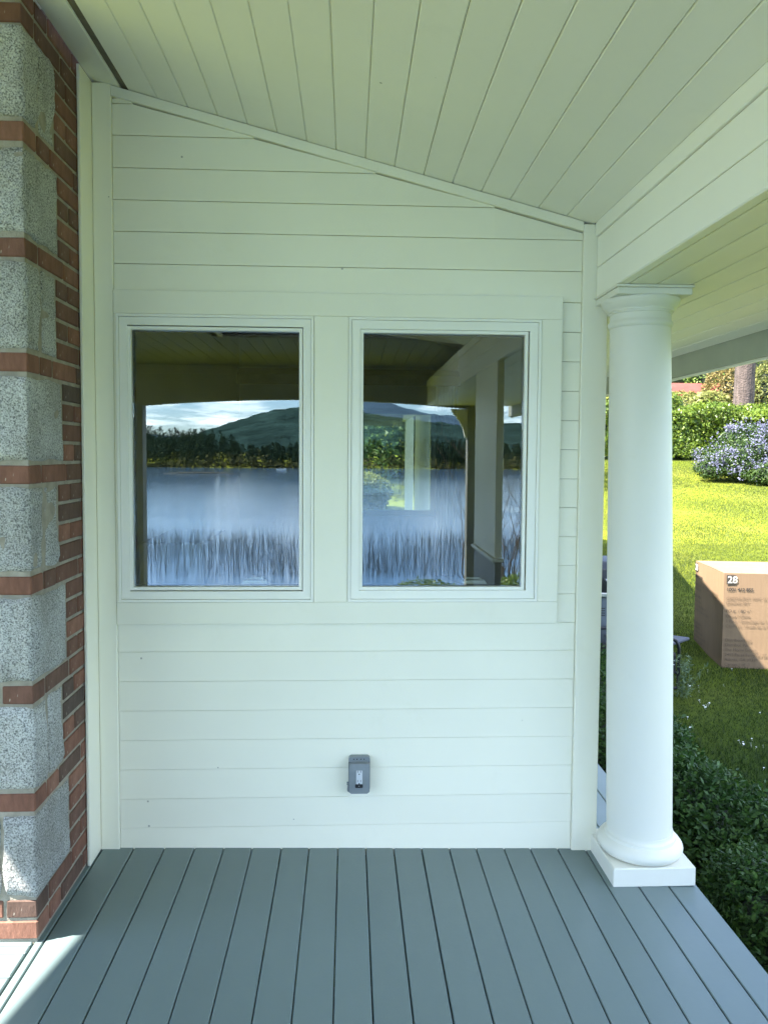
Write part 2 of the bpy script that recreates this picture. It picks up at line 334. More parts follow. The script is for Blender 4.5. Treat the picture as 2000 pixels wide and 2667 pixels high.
def hills():
    D0 = 900.
    us = np.array([-1.5, -.6, -.4, -.30, -.26, -.21, -.18, -.126, -.093, -.065, -.03, 0, .02, .05, .1, .15, .19, .23, .4, .7, 1.5])
    es = np.array([.03, .03, .024, .020, .019, .020, .0285, .046, .055, .057, .061, .058, .052, .047, .042, .036, .039, .040, .046, .04, .03])
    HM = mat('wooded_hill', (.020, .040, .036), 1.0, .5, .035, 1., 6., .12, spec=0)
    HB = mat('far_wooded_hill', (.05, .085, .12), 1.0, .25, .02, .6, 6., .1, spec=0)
    def ridge(name, D0, mult, off, depth, m, label):
        u = np.linspace(-1.5, 1.5, 420); e = np.interp(u, us+off, es)*mult
        t = np.linspace(0, 1, 16); U, T = np.meshgrid(u, t); E = np.interp(U, us+off, es)*mult
        dist = D0 - depth*(1-T); X = U*dist; Y = 5.76 - dist; prof = np.sin(T*math.pi/2)**1.3
        Z = -3.6 + (E*D0+5.1)*prof + prof*(1.5*np.sin(X*.09)*np.sin(Y*.05+X*.02) + rng.normal(0, .7, X.shape)*(D0/900.))
        V = np.stack([X, Y, Z], -1).reshape(-1, 3); w = len(u); i = np.arange(15*w).reshape(15, w)[:, :-1].ravel()
        tag(np_mesh(name, V, np.stack([i, i+1, i+w+1, i+w], 1), m), label, kind='structure')
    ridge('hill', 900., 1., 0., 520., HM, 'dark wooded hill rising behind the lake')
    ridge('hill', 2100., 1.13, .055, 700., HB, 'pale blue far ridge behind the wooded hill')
hills()

# ------------------------------------------------------------------ porch floor
def porch_floor():
    root = thing('porch_floor', 'grey painted porch floor of long narrow boards', None, kind='structure'); root.rotation_euler = (0, .018, 0)
    js = [-.917, -.802, -.688, -.575, -.466, -.360, -.249, -.145, -.035, .071, .178, .285, .392, .496, .603, .705, .812, .92, 1.031, 1.14, 1.245]
    for k in range(len(js)-1):
        g = .0013 + .0010*random.random(); x0, x1 = js[k]+g, js[k+1]-g
        y1 = 9.5 if x0 > .9 else 2.90
        o = box('plank', DECK, root, x0, x1, -2.9, y1, -.028, random.uniform(-.0006, .0006), .0028)
    box('plank', DECK, root, -.945, -.9205, -2.9, 2.90, -.028, -.001, .003)
    ys = [2.40, 2.29, 2.252, 2.147, 2.043]
    while ys[-1] > -2.8: ys.append(ys[-1]-.1045)
    for k in range(len(ys)-1):
        x0 = -1.6
        box('plank', DECK, root, x0, -.951, ys[k+1]+.0025, ys[k]-.0025, -.028, random.uniform(-.0006, .0006), .0035)
    box('rim_board', WHITE, root, 1.205, 1.232, -2.89, 9.5, -.26, -.0305, .002)
    box('rim_board', WHITE, root, -1.6, 1.20, -2.89, -2.86, -.26, -.0305, .002)
    for y in np.arange(-2.7, 9.4, .6):
        box('joist', DARKGAP, root, -1.58 if y < 2.2 else (-.95 if y < 2.9 else .9), 1.19, y, y+.04, -.20, -.031, 0)
porch_floor()

# ------------------------------------------------------------------ brick pier and house corner
def brick_pier():
    root = thing('brick_pier', 'red brick house corner with rough grey granite quoins beside the siding', 'brick wall', (-.934, 2.30, 0))
    X, Y = 0., 0.
    box('mortar_core', MORTAR, root, -4.6, -.0045, .0045, .72, -.6, 2.92, 0)
    H = .0657; z0 = .160 - 2*H
    meshes = {}
    def brick(kind):
        L = {'full': .196, 'half': .092, 'closer': .045}[kind]
        bm = bmesh.new(); add_box(bm, 0, L, 0, .09, 0, .0545, .0035)
        for v in bm.verts: v.co += Vector((random.uniform(-.001, .001), 0, random.uniform(-.001, .001)))
        me = bpy.data.meshes.new('brick'); bmesh.ops.recalc_face_normals(bm, faces=bm.faces); bm.to_mesh(me); bm.free(); me.materials.append(BRICK); return me
    for k in ('full', 'half', 'closer'): meshes[k] = [brick(k) for _ in range(3)]
    LEN = {'full': .196, 'half': .092, 'closer': .045}
    def put(kind, p, rz, sx=1.):
        o = link(bpy.data.objects.new('brick', random.choice(meshes[kind])), root); o.location = p; o.rotation_euler = (0, 0, rz); o.scale = (sx, 1, 1); return o
    edge = {0: .273, 1: .228, 2: .273, 3: .218, 4: .266, 5: .224, 6: .247, 7: .230}
    def run_side(s0, s1, z, off):
        s = s0; first = True
        while s < s1 - .02:
            L = min((.092 if off else .196) if first else .196, s1 - s); kind = 'full' if L > .12 else ('half' if L > .06 else 'closer')
            jx = random.uniform(-.0015, .0015)
            put(kind, (-jx, s, z), math.pi/2, L/LEN[kind]); s += L + .0095; first = False
    def run_front(s0, s1, z, off):          # s measured leftwards from the corner
        s = s0; first = True
        while s < s1 - .02:
            L = min((.092 if off else .196) if first else .196, s1 - s); kind = 'full' if L > .12 else ('half' if L > .06 else 'closer')
            put(kind, (-s-L, random.uniform(-.001, .0015), z), 0, L/LEN[kind]); s += L + .0095; first = False
    nst = 8
    for c in range(43):
        z = z0 + c*H; q = c - 2
        if z > 2.82: break
        i, k = divmod(q, 5)
        if q < 0 or k == 4 or i >= nst:
            # corner band course: one brick turns the corner
            if c % 2 == 0:
                put('full', (-.196, .0, z), 0); run_side(.0995, .56, z, True); run_front(.2055, .60, z, False)
            else:
                put('half', (-.092, 0, z), 0, 1.); run_side(.1, .56, z, False); run_front(.1015, .60, z, False)
        else:
            run_side(edge[i] + .013, .56, z, (c % 2) == 0)
            run_front((.32 if i % 2 == 0 else .30), .60, z, (c % 2) == 0)
    # dressed stones
    def stone(x0, x1, y0, y1, zb, zt, seed):
        bm = bmesh.new(); add_box(bm, x0, x1, y0, y1, zb, zt)
        bmesh.ops.subdivide_edges(bm, edges=bm.edges[:], cuts=9, use_grid_fill=True)
        P = np.array([v.co for v in bm.verts]); c = np.array([(x0+x1)/2, (y0+y1)/2, (zb+zt)/2]); h = np.array([(x1-x0)/2, (y1-y0)/2, (zt-zb)/2])
        d = np.abs(P-c)/h; m1 = vnoise(P*28+seed*9, seed); m2 = vnoise(P*70+seed*5, seed+50); m3 = vnoise(P*11, seed+9)
        out = unit((P-c)/h * (d > .97))
        P2 = P + out*(m1*.0075 + m2*.0045 + m3*.007)[:, None]
        near = ((d > .82).sum(1) >= 2); P2[near] -= (np.sign(P-c)*(d > .82))[near]*.004*(1+m1[near])[:, None]
        for v, p in zip(bm.verts, P2): v.co = p
        o = fin('stone', bm, GRANITE, root, smooth=True); return o
    for i in range(nst):
        zb = .160 + i*5*H; zt = zb + 4*H - .012
        if i % 2 == 0:
            stone(-.098, .004, -.006, edge[i], zb, zt, i); stone(-.30, -.112, -.006, .08, zb, zt, i+20)
        else:
            stone(-.285, .004, -.006, .090, zb, zt, i); stone(-.09, .003, .114, edge[i], zb, zt, i+40)
brick_pier()

# ------------------------------------------------------------------ sided wall with two windows
WY = 2.88                                  # plane of the siding backing
def zceil(x): return 2.591 - .2575*x       # underside of the sloping ceiling
def porch_wall():
    root = thing('porch_wall', 'white horizontal lap siding wall with two windows at the porch end', 'wall')
    # backing with window openings, then room side
    ops = [(-.80, -.17, .99, 1.97), (.035, .665, .99, 1.97)]
    bm = bmesh.new(); zt = 2.09; yb0, yb1 = WY, WY+.10
    for x0, x1, z0, z1 in ((-.93, .95, -.05, .985), (-.93, -.815, .985, 1.975), (-.16, .02, .985, 1.975), (.68, .95, .985, 1.975), (-.93, .95, 1.975, 2.09)):
        add_box(bm, x0, x1, yb0, yb1, z0, z1)
    add_prism(bm, [(-.93, 2.09), (.95, 2.09), (.95, zceil(.95)+.02), (-.93, zceil(-.93)+.02)], 1, yb0, yb1)
    fin('wall_backing', bm, INNER, root)
    def lap(x0, x1, z0, z1, zr=None):
        """a lap board: bottom edge proud; zr gives a sloping cut at the top right"""
        bm = bmesh.new(); prof = [(-.002, z0+.0004), (-.0138, z0+.0004), (-.0147, z0+.0013), (-.0122, z1-.0023), (-.0101, z1-.0008), (-.002, z1-.0008)]
        if zr is None: add_prism(bm, [(WY+u, v) for u, v in prof], 0, x0, x1)
        else:
            A = [bm.verts.new((x0, WY+u, v)) for u, v in prof]; B = [bm.verts.new((x1, WY+u, v if v < z0+.02 else max(z0+.005, zr-(z1-v)))) for u, v in prof]
            bm.faces.new(A); bm.faces.new(B[::-1])
            for k in range(6): bm.faces.new((A[k], B[k], B[(k+1) % 6], A[(k+1) % 6]))
        return fin('siding_board', bm, WHITE, root)
    up = [2.073, 2.187, 2.302, 2.414, 2.527, 2.641, 2.752, 2.86]
    XL, XR = -.851, .862
    for a, b in zip(up[:-1], up[1:]):
        # cut against the sloping rake trim
        xe = (2.591-.04-b)/.2575; xs = (2.591-.04-a)/.2575
        if xe >= XR: lap(XL, XR, a, b)
        else:
            lap(XL, max(XL+.001, min(xe, XR)), a, b) if xe > XL else None
            s = max(xe, XL); e = min(xs, XR)
            if e > s+.01: lap(s, e, a, b if xe > XL else a + (xs-s)*.2575, a + max(.004, (xs-e)*.2575))
    mid = [.869 + i*(2.073-.869)/11 for i in range(12)]
    for a, b in zip(mid[:-1], mid[1:]): lap(.79, XR, a, b)
    low = [-.03, .0905, .202, .3145, .427, .539, .6505, .762, .869]
    for a, b in zip(low[:-1], low[1:]): lap(XL, XR, a, b)
    # trims
    rt = bmesh.new(); add_prism(rt, [(-.851, zceil(-.851)-.036), (.862, zceil(.862)-.036), (.862, zceil(.862)-.002), (-.851, zceil(-.851)-.002)], 1, WY-.026, WY-.001); fin('rake_trim', rt, WHITE, root)
    box('corner_trim', WHITE, root, -.9205, -.8525, WY-.024, WY-.001, .012, zceil(-.90)-.004, .0025)
    box('side_trim', WHITE, root, -.9325, -.9215, 2.738, WY+.005, .014, zceil(-.92)-.003, .002)
    cb = bmesh.new(); add_box(cb, .8635, .958, WY-.028, WY-.001, -.024, 2.3575, .002); fin('corner_board', cb, WHITE, root)
    box('corner_board', WHITE, root, .9485, .968, WY-.0005, WY+.105, -.02, 2.088, .002)
    # right-hand return wall of the room (faces the lawn)
    for a, b in zip([.0]+[.1*k for k in range(1, 20)], [.1*k for k in range(1, 21)]):
        box('siding_board', WHITE, root, .936, .952, WY+.107, 6.38, a, b-.003, .001)
    # flat window surround built of five boards
    yS = WY-.030
    for n, (x0, x1, z0, z1) in enumerate(((-.850, .789, 2.006, 2.090), (-.850, .789, .869, .951), (-.850, -.843, .9515, 2.0055), (-.1285, -.003, .9515, 2.0055), (.711, .789, .9515, 2.0055))):
        box('window_surround', WHITE, root, x0, x1, yS, WY-.0005, z0, z1, .0012)
    for wi, (x0, x1, g0, g1) in enumerate(((-.842, -.1295, -.791, -.183), (-.002, .710, .052, .651))):
        w = empty('window', root)
        w['label'] = 'left window of the siding wall mirroring lake and hill' if wi == 0 else 'right window of the siding wall mirroring lake and porch post'
        frame('outer_frame', VINYL, w, x0, x1, .9525, 2.0045, .0095, WY-.034, WY+.06)
        frame('sash', VINYL, w, x0+.0106, x1-.0106, .9631, 1.9939, g0-x0-.0106-.012, WY-.029, WY+.03)
        frame('glazing_bead', VINYL, w, g0-.0118, g1+.0118, .9955, 1.9615, .0118, WY-.024, WY+.02)
        frame('spacer_bar', BLACK, w, g0+.0003, g1-.0003, 1.0076, 1.9494, .004, WY-.0005, WY+.016)
        gp = bmesh.new(); add_box(gp, g0+.0004, g1-.0004, WY-.008, WY-.002, 1.0077, 1.9493); fin('pane', gp, GLASS, w)
        cr = bmesh.new(); cx = g1-.17; add_prism(cr, [(cx-.05, 1.008), (cx+.05, 1.008), (cx+.042, 1.022), (cx-.042, 1.022)], 1, WY+.03, WY+.055)
        add_tube(cr, [(cx-.03, WY+.05, 1.020), (cx-.025, WY+.06, 1.027), (cx+.025, WY+.06, 1.027), (cx+.034, WY+.05, 1.018)], .004, 6); fin('crank_handle', cr, VINYL, w)
        for q in (x0+.05, x1-.06): box('weep_cover', VINYL, w, q, q+.026, WY-.0355, WY-.0341, .9545, .958, .0005)
    # inside of the room
    ir = bmesh.new()
    add_box(ir, -.932, .93, WY+.101, 6.4, -.05, .02); fin('room_floor', ir, WOODFLOOR, root)
    bw = bmesh.new()
    for x0, x1, z0, z1 in ((-.93, .93, .021, 1.0), (-.93, -.02, 1.0, 1.88), (.72, .93, 1.0, 1.88), (-.93, .93, 1.88, 2.9)): add_box(bw, x0, x1, 6.4, 6.5, z0, z1)
    fin('room_back_wall', bw, INNER, root)
    box('room_side_wall', INNER, root, -.931, -.90, WY+.101, 6.398, .021, 2.85, 0)
    box('room_side_wall', INNER, root, .90, .931, WY+.101, 6.398, .021, 2.36, 0)
    frame('back_window_frame', VINYL, root, -.018, .718, 1.002, 1.878, .04, 6.38, 6.44)
    box('back_pane', GLASS, root, .023, .677, 6.405, 6.411, 1.043, 1.837, 0)
    # curtains drawn aside at the back window
    for s in (-1, 1):
        cu = bmesh.new(); n = 40; rows = [[], []]
        for k in range(n):
            x = .35 + s*(.52 - .16*k/(n-1)); y = 6.33 + .018*math.sin(k*1.1)
            rows[0].append(cu.verts.new((x, y, .5))); rows[1].append(cu.verts.new((x, y, 2.12)))
        for k in range(n-1): cu.faces.new((rows[0][k], rows[0][k+1], rows[1][k+1], rows[1][k]))
        bmesh.ops.solidify(cu, geom=cu.faces[:], thickness=.003)
        fin('curtain', cu, FABRIC, root, smooth=True)
    box('chest', INNER, root, -.89, -.62, 3.3, 3.9, .021, 1.12, .006)
porch_wall()

# ------------------------------------------------------------------ ceiling, roof, beam, eave
def porch_ceiling():
    root = thing('porch_ceiling', 'sloping white tongue and groove board ceiling over the porch', 'ceiling')
    ang = math.atan(.2575); y0, y1 = -.25, 2.878
    def slab(name, xa, xb, t0, t1, m, ya=y0, yb=y1, ch=.003):
        bm = bmesh.new(); u = Vector((1, 0, -.2575)).normalized(); n = Vector((.2575, 0, 1)).normalized()
        def P(x, t): p = Vector((x, 0, zceil(x))) + n*t; return (p.x, p.z)
        d = ch*math.cos(ang)
        pts = [P(xa+d, t0), P(xb-d, t0), P(xb, t0+ch), P(xb, t1), P(xa, t1), P(xa, t0+ch)] if ch else [P(xa, t0), P(xb, t0), P(xb, t1), P(xa, t1)]
        add_prism(bm, pts, 1, ya, yb); return fin(name, bm, m, root)
    w = .1062
    slab('ceiling_board', -.928, -.8215, random.uniform(0, .001), .018, CEIL)
    slab('vent_strip', -.8205, -.7955, .006, .018, DARKGAP, ch=0)
    for j in range(16):
        xa = -.7945 + j*w; slab('ceiling_board', xa+.0006, xa+w-.0006, random.uniform(0, .0012), .018, CEIL)
    slab('roof_slab', -.93, 1.96, .020, .10, SHINGLE, -.25, 6.5, 0)
    # flat part over the left side of the porch, open edge to the left
    def poly(name, pts, z0, z1, m):
        bm = bmesh.new(); add_prism(bm, pts, 2, z0, z1); return fin(name, bm, m, root)
    xl = lambda y: -2.879 - .206*(1.523-y)
    poly('flat_soffit', [(xl(-.25), -.25), (-.931, -.25), (-.931, 2.44), (xl(2.31), 2.44)], 2.835, 2.95, CEIL)
    # flat boarded ceiling behind, with a skylight
    for x in np.arange(-3.3, 1.95, .14):
        x1_ = min(x+.136, 1.95)
        segs = [(-3.30, -.27)]
        if x1_ > -1.10 and x < 1.27: segs = [(-3.30, -1.12), (-.42, -.27)]
        for a, b in segs: box('ceiling_board', DARKBOARD, root, x, x1_, a, b, 2.53, 2.548, .003)
    bm = bmesh.new()
    for x0, x1, a, b in ((-3.84, -1.11, -3.3, -.26), (1.28, 1.96, -3.3, -.26), (-1.11, 1.28, -3.3, -1.13), (-1.11, 1.28, -.41, -.26)): add_box(bm, x0, x1, a, b, 2.55, 2.62)
    fin('roof_slab', bm, SHINGLE, root)
    frame_ = bmesh.new()
    for x0, x1, a, b in ((-1.14, -1.111, -1.13, -.41), (1.281, 1.31, -1.13, -.41), (-1.14, 1.31, -1.16, -1.131), (-1.14, 1.31, -.409, -.38)): add_box(frame_, x0, x1, a, b, 2.53, 2.95)
    fin('skylight_curb', frame_, CEIL, root)
    box('skylight_pane', OPAL, root, -1.13, 1.30, -1.15, -.39, 2.952, 2.958, 0)
    bm = bmesh.new(); add_prism(bm, [(-.93, 2.56), (.9, 2.36), (1.95, 2.10), (1.95, 2.52), (-.93, 2.94)], 1, -.256, -.25001); fin('end_panel', bm, CEIL, root)
    box('end_panel', CEIL, root, -3.25, -.931, -.262, -.2505, 2.55, 2.94, 0)
porch_ceiling()
def porch_beam():
    root = thing('porch_beam', 'white boxed beam with panelled inner face above the round column', 'beam')
    ya, yb = -3.3, 2.848
    box('beam_board', CEIL, root, .9125, .931, ya, yb, 2.0905, 2.1965, .0025)
    box('beam_board', CEIL, root, .9125, .931, ya, yb, 2.1985, 2.3095, .0025)
    box('beam_strip', CEIL, root, .9045, .931, ya, yb, 2.3105, 2.372, .003)
    box('beam_core', CEIL, root, .9315, 1.15, ya, 6.4, 2.115, 2.33, 0)
    # arched header at the lake side
    bm = bmesh.new(); n = 28; xs = np.linspace(-2.5, 1.5, n); zb = 2.045 + .095*(1-((xs+.5)/2.0)**2)
    for a, b, c, d in zip(xs[:-1], xs[1:], zb[:-1], zb[1:]): add_prism(bm, [(a, c), (b, d), (b, 2.42), (a, 2.42)], 1, -3.42, -3.28)
    bmesh.ops.remove_doubles(bm, verts=bm.verts, dist=1e-5); fin('arched_header', bm, HEADER, root)
    box('header_cap', HEADER, root, -2.6, 1.6, -3.45, -3.262, 2.421, 2.53, .004)
porch_beam()
def eave():
    root = thing('eave_soffit', 'white boarded eave soffit with deep fascia above the lawn', 'eave')
    xs = [.912, .950, 1.048, 1.168, 1.290, 1.412, 1.536, 1.660, 1.785, 1.915]
    for a, b in zip(xs[:-1], xs[1:]):
        bm = bmesh.new(); z = 2.0895; ch = .002
        add_prism(bm, [(a+.003+ch*.6, z), (b-.003-ch*.6, z), (b-.003, z+ch), (b-.003, z+.018), (a+.003, z+.018), (a+.003, z+ch)], 1, (-3.3 if a > .94 else -3.3), 9.0)
        fin('soffit_board', bm, WHITE, root)
    box('fascia_board', FASCIA, root, 1.918, 1.945, -3.5, 9.0, 1.972, 2.10, .003)
    box('fascia_board', WHITE, root, 1.9455, 1.962, -3.5, 9.0, 1.96, 2.105, .003)
    box('roof_edge', SHINGLE, root, 1.15, 1.985, -.25, 6.4, 2.113, 2.13, .002)
eave()
def gable():
    root = thing('gable_roof', 'shingled gable roof of the house casting its shadow on the lawn', 'roof')
    yp, zp, x1, x0 = 10.55, 3.95, 1.985, -6.
    for s, y2 in ((-1, 6.25), (1, 14.85)):
        bm = bmesh.new(); add_prism(bm, [(yp, zp), (y2, zp-.42*abs(y2-yp)), (y2, zp-.42*abs(y2-yp)-.08), (yp, zp-.08)], 0, x0, x1); fin('roof_slope', bm, SHINGLE, root)
    bm = bmesh.new(); add_prism(bm, [(6.6, 2.13), (14.5, 2.13), (yp, zp-.12)], 0, 1.0, 1.05); fin('gable_panel', bm, WHITE, root)
    for y in (9.4, 14.3): box('support_post', WHITE, root, 1.05, 1.2, y, y+.15, -.6, 2.2, .005)
gable()

# ------------------------------------------------------------------ columns and posts
def round_column(label, c, lean, zb=-.02, zt=2.089):
    root = thing('round_column', label, 'column', (c[0], c[1], zb))
    H = zt - zb; lx = lean/H
    box('plinth', COLPAINT, root, -.148, .148, -.148, .148, 0, .068, .003)
    tor = [(.128, .0685), (.1435, .072), (.151, .083), (.1525, .092), (.150, .102), (.142, .113), (.130, .119), (.1275, .121), (.1265, .127), (.1255, .131), (.120, .134), (.1175, .140), (.1168, .15)]
    bm = bmesh.new(); add_lathe(bm, tor, 64); fin('base_moulding', bm, COLPAINT, root, auto=40)
    bm = bmesh.new(); pr = [(.1166, .148)] + [(.1166 - .0118*max(0, t-.3)**1.3/(.7**1.3), .15 + t*(H-.15-.131)) for t in np.linspace(.02, 1, 14)]
    add_lathe(bm, pr, 64, lean=(lx, 0)); fin('shaft', bm, COLPAINT, root, auto=40)
    h = H
    cap = [(.104, h-.133), (.108, h-.130), (.1115, h-.124), (.1125, h-.119), (.1105, h-.112), (.1065, h-.108), (.1055, h-.102), (.1055, h-.084), (.109, h-.082), (.110, h-.077), (.114, h-.076), (.115, h-.070), (.119, h-.066), (.127, h-.058), (.1335, h-.047), (.137, h-.037), (.136, h-.0335)]
    bm = bmesh.new(); add_lathe(bm, cap, 64, lean=(lx, 0)); fin('capital_moulding', bm, COLPAINT, root, auto=40)
    bm = bmesh.new(); add_box(bm, lean-.127, lean+.133, -.13, .13, h-.033, h-.010, .002); add_box(bm, lean-.133, lean+.139, -.136, .136, h-.0095, h-.0005, .002); fin('abacus', bm, COLPAINT, root)
    return root
round_column('white round column standing on the porch floor edge beside the siding wall', (1.0865, 2.746), -.048)
round_column('white round column glimpsed through the panes behind the room', (.74, 7.35), 0., -.02, 2.085)
def posts():
    p = thing('square_post', 'dark square porch post at the lake end mirrored at the left window edge', 'post', (-2.46, -3.35, 0))
    box('shaft', DARKBOARD, p, -.085, .085, -.085, .085, -.6, 2.06, .004); box('base', DARKBOARD, p, -.11, .11, -.11, .11, -.6, -.35, .004)
    q = thing('square_post', 'square porch post with white curved bracket seen mirrored in the right window', 'post', (1.47, -3.35, 0))
    box('shaft', DARKBOARD, q, -.075, .075, -.075, .075, -.6, 2.06, .004)
    bm = bmesh.new(); pts = [(-.075, 2.05), (-.27, 2.05), (-.235, 1.99), (-.17, 1.91), (-.12, 1.82), (-.10, 1.72), (-.075, 1.70)]
    add_prism(bm, pts, 1, -.035, .035); fin('bracket', bm, WHITE, q)
    r = thing('wall_pier', 'white panelled wall pier with a ledge, mirrored in the right window', 'post', (.98, .6, 0))
    box('panel', WHITE, r, -.068, -.022, -.40, .40, .86, 2.088, .004); box('ledge', WHITE, r, -.085, -.010, -.42, .42, .835, .858, .004); box('pedestal', HEADER, r, -.066, -.024, -.40, .40, -.02, .833, .003)
posts()

# ------------------------------------------------------------------ electrical outlet on the siding
def outlet():
    root = thing('outlet_box', 'grey weatherproof electrical outlet box mounted low on the siding', 'outlet', (.0445, WY-.014, .297))
    def rr(x0, x1, z0, z1, r, n=5):
        pts = []
        for cx_, cz_, a0 in ((x1-r, z1-r, 0), (x0+r, z1-r, 90), (x0+r, z0+r, 180), (x1-r, z0+r, 270)):
            pts += [(cx_+r*math.cos(R(a0+90*k/n)), cz_+r*math.sin(R(a0+90*k/n))) for k in range(n+1)]
        return pts
    bm = bmesh.new(); add_prism(bm, rr(-.0405, .0405, -.066, .067, .012), 1, -.024, .004); fin('back_box', bm, GREYBOX, root)
    for x in (-.0205, -.0085, .0065, .018):
        bm = bmesh.new(); add_tube(bm, [(x, -.0245, .058), (x, -.0235, .058)], .0024, 10); fin('vent_hole', bm, BLACK, root)
    bm = bmesh.new(); add_prism(bm, rr(-.0385, .0385, -.0655, .049, .008), 1, -.046, -.0252)
    bmesh.ops.bevel(bm, geom=[e for e in bm.edges if all(v.co.y < -.045 for v in e.verts)], offset=.004, segments=2, affect='EDGES', profile=.5)
    fin('cover', bm, GREYBOX, root, auto=35)
    box('gasket', BLACK, root, -.0395, .0395, -.0251, -.0242, -.0645, .048, 0)
    rc = box('receptacle', RECEP, root, -.0115, .0115, -.0485, -.0462, -.028, .0245, .001)
    for z in (.0205, -.0155):
        for x in (-.006, .005): box('slot', BLACK, rc, x-.0009, x+.0009, -.0489, -.0486, z-.004, z+.004, 0)
        bm = bmesh.new(); add_tube(bm, [(-.0005, -.0489, z-.010), (-.0005, -.0486, z-.010)], .0024, 10); fin('ground_hole', bm, BLACK, rc)
    wd = bmesh.new(); add_prism(wd, rr(-.0155, .0135, -.0425, -.0285, .004), 1, -.0478, -.0462); fin('cover_recess', wd, BLACK, root)
    bm = bmesh.new(); add_tube(bm, [(-.001, -.0484, -.0355), (-.001, -.048, -.0355)], .0015, 8); fin('screw', bm, STEEL, root)
    bm = bmesh.new(); add_tube(bm, [(-.0465, -.016, -.038), (-.0405, -.016, -.038)], .006, 12); fin('conduit_plug', bm, GREYBOX, root)
    bm = bmesh.new(); add_tube(bm, [(-.0175, -.016, -.0725), (-.0175, -.016, -.066)], .006, 12); fin('conduit_plug', bm, GREYBOX, root)
    bm = bmesh.new(); add_prism(bm, rr(-.045, -.02, -.0695, -.046, .009), 1, -.0235, -.003); fin('lug', bm, GREYBOX, root)
outlet()

# ------------------------------------------------------------------ carton on the lawn
def carton():
    a = math.atan2(-.14, .99)
    root = thing('cardboard_carton', 'large brown cardboard carton printed with black lettering, half in shade on the lawn', 'box', (3.545, 7.064, -.502), a)
    W, Dp, H = 1.45, .87, .912
    def panel(name, pts, t, nrm):
        bm = bmesh.new(); n = 14
        (p00, p10, p11, p01) = [Vector(p) for p in pts]; nrm = Vector(nrm)
        g = []
        for j in range(n+1):
            r_ = []
            for i in range(n+1):
                u, v = i/n, j/n; p = p00*(1-u)*(1-v)+p10*u*(1-v)+p11*u*v+p01*(1-u)*v
                e = min(u, 1-u, v, 1-v)*4; w = min(1, e)
                r_.append(bm.verts.new(p + nrm*(.006*w*math.sin(u*5.3+v*2.1)*math.cos(v*4+u))))
            g.append(r_)
        for j in range(n):
            for i in range(n): bm.faces.new((g[j][i], g[j][i+1], g[j+1][i+1], g[j+1][i]))
        return fin(name, bm, CARDBOARD, root, smooth=True)
    panel('front_panel', [(0, 0, 0), (W, 0, 0), (W, 0, H), (0, 0, H)], .005, (0, 1, 0))
    panel('side_panel', [(0, Dp, 0), (0, 0, 0), (0, 0, H), (0, Dp, H)], .005, (1, 0, 0))
    panel('side_panel', [(W, 0, 0), (W, Dp, 0), (W, Dp, H), (W, 0, H)], .005, (-1, 0, 0))
    panel('back_panel', [(W, Dp, 0), (0, Dp, 0), (0, Dp, H), (W, Dp, H)], .005, (0, -1, 0))
    panel('top_flap', [(0, 0, H), (W, 0, H), (W, Dp*.5, H+.004), (0, Dp*.5, H+.004)], .005, (0, 0, -1))
    panel('top_flap', [(0, Dp*.5, H+.002), (W, Dp*.5, H+.002), (W, Dp, H), (0, Dp, H)], .005, (0, 0, -1))
    box('packing_core', CARDBOARD, root, .02, W-.02, .02, Dp-.02, 0.0, H-.02, 0)
    def text(body, x, z, size, face, m, bold=0):
        cu = bpy.data.curves.new('print', 'FONT'); cu.body = body; cu.size = size; cu.offset = bold; cu.materials.append(m)
        tmp = bpy.data.objects.new('tmp', cu); COL.objects.link(tmp); bpy.context.view_layer.update()
        me = bpy.data.meshes.new_from_object(tmp.evaluated_get(bpy.context.evaluated_depsgraph_get())); bpy.data.objects.remove(tmp)
        if not me.materials: me.materials.append(m)
        o = bpy.data.objects.new('printed_text', me); link(o, root)
        if face == 'front': o.location = (x, -.008, z); o.rotation_euler = (math.pi/2, 0, 0)
        else: o.location = (-.008, Dp-x, z); o.rotation_euler = (math.pi/2, 0, -math.pi/2)
        return o
    def block(face, x0):
        if face == 'front': box('printed_square', INK, root, x0, x0+.083, -.0085, -.0075, H-.105, H-.018, 0)
        else: box('printed_square', INK, root, -.0085, -.0075, Dp-x0-.083, Dp-x0, H-.105, H-.018, 0)
        t = text('28', x0+.006, H-.091, .092, face, PALEINK, .0015)
        if face == 'front': t.location.y = -.0095
        else: t.location.x = -.0095
        sz = .040
        for z, s, m, b in ((H-.168, '1001 412 855', INK, .0012), (H-.252, 'GREYHURST 10PC SLING  /  GREYHURST', FADED, 0), (H-.296, 'DINING SET                       MANGER EN', FADED, 0),
                           (H-.372, 'PO #  / BC n\u00b0', INK, 0), (H-.420, 'China / Chine', FADED, 0.0005), (H-.468, '1 Pack / Emballage de 1', FADED, 0), (H-.516, 'Case Wt. / Poids de la bo\u00eete:', FADED, 0),
                           (H-.650, 'Distributed By:', FADED, .0004), (H-.696, 'Distribu\u00e9 Par:', FADED, .0004), (H-.742, 'The Home Depot', FADED, .0004), (H-.790, '2455 Paces Ferry Rd SE', FADED, .0004), (H-.836, 'Atlanta, GA 30339', FADED, .0004)):
            text(s, x0, z, sz*(1.1 if b > .001 else 1), face, m, b)
    block('front', .022); block('side', .012)
    text('Carton 1 of  3', .022, .03, .04, 'front', FADED, .0004)
carton()

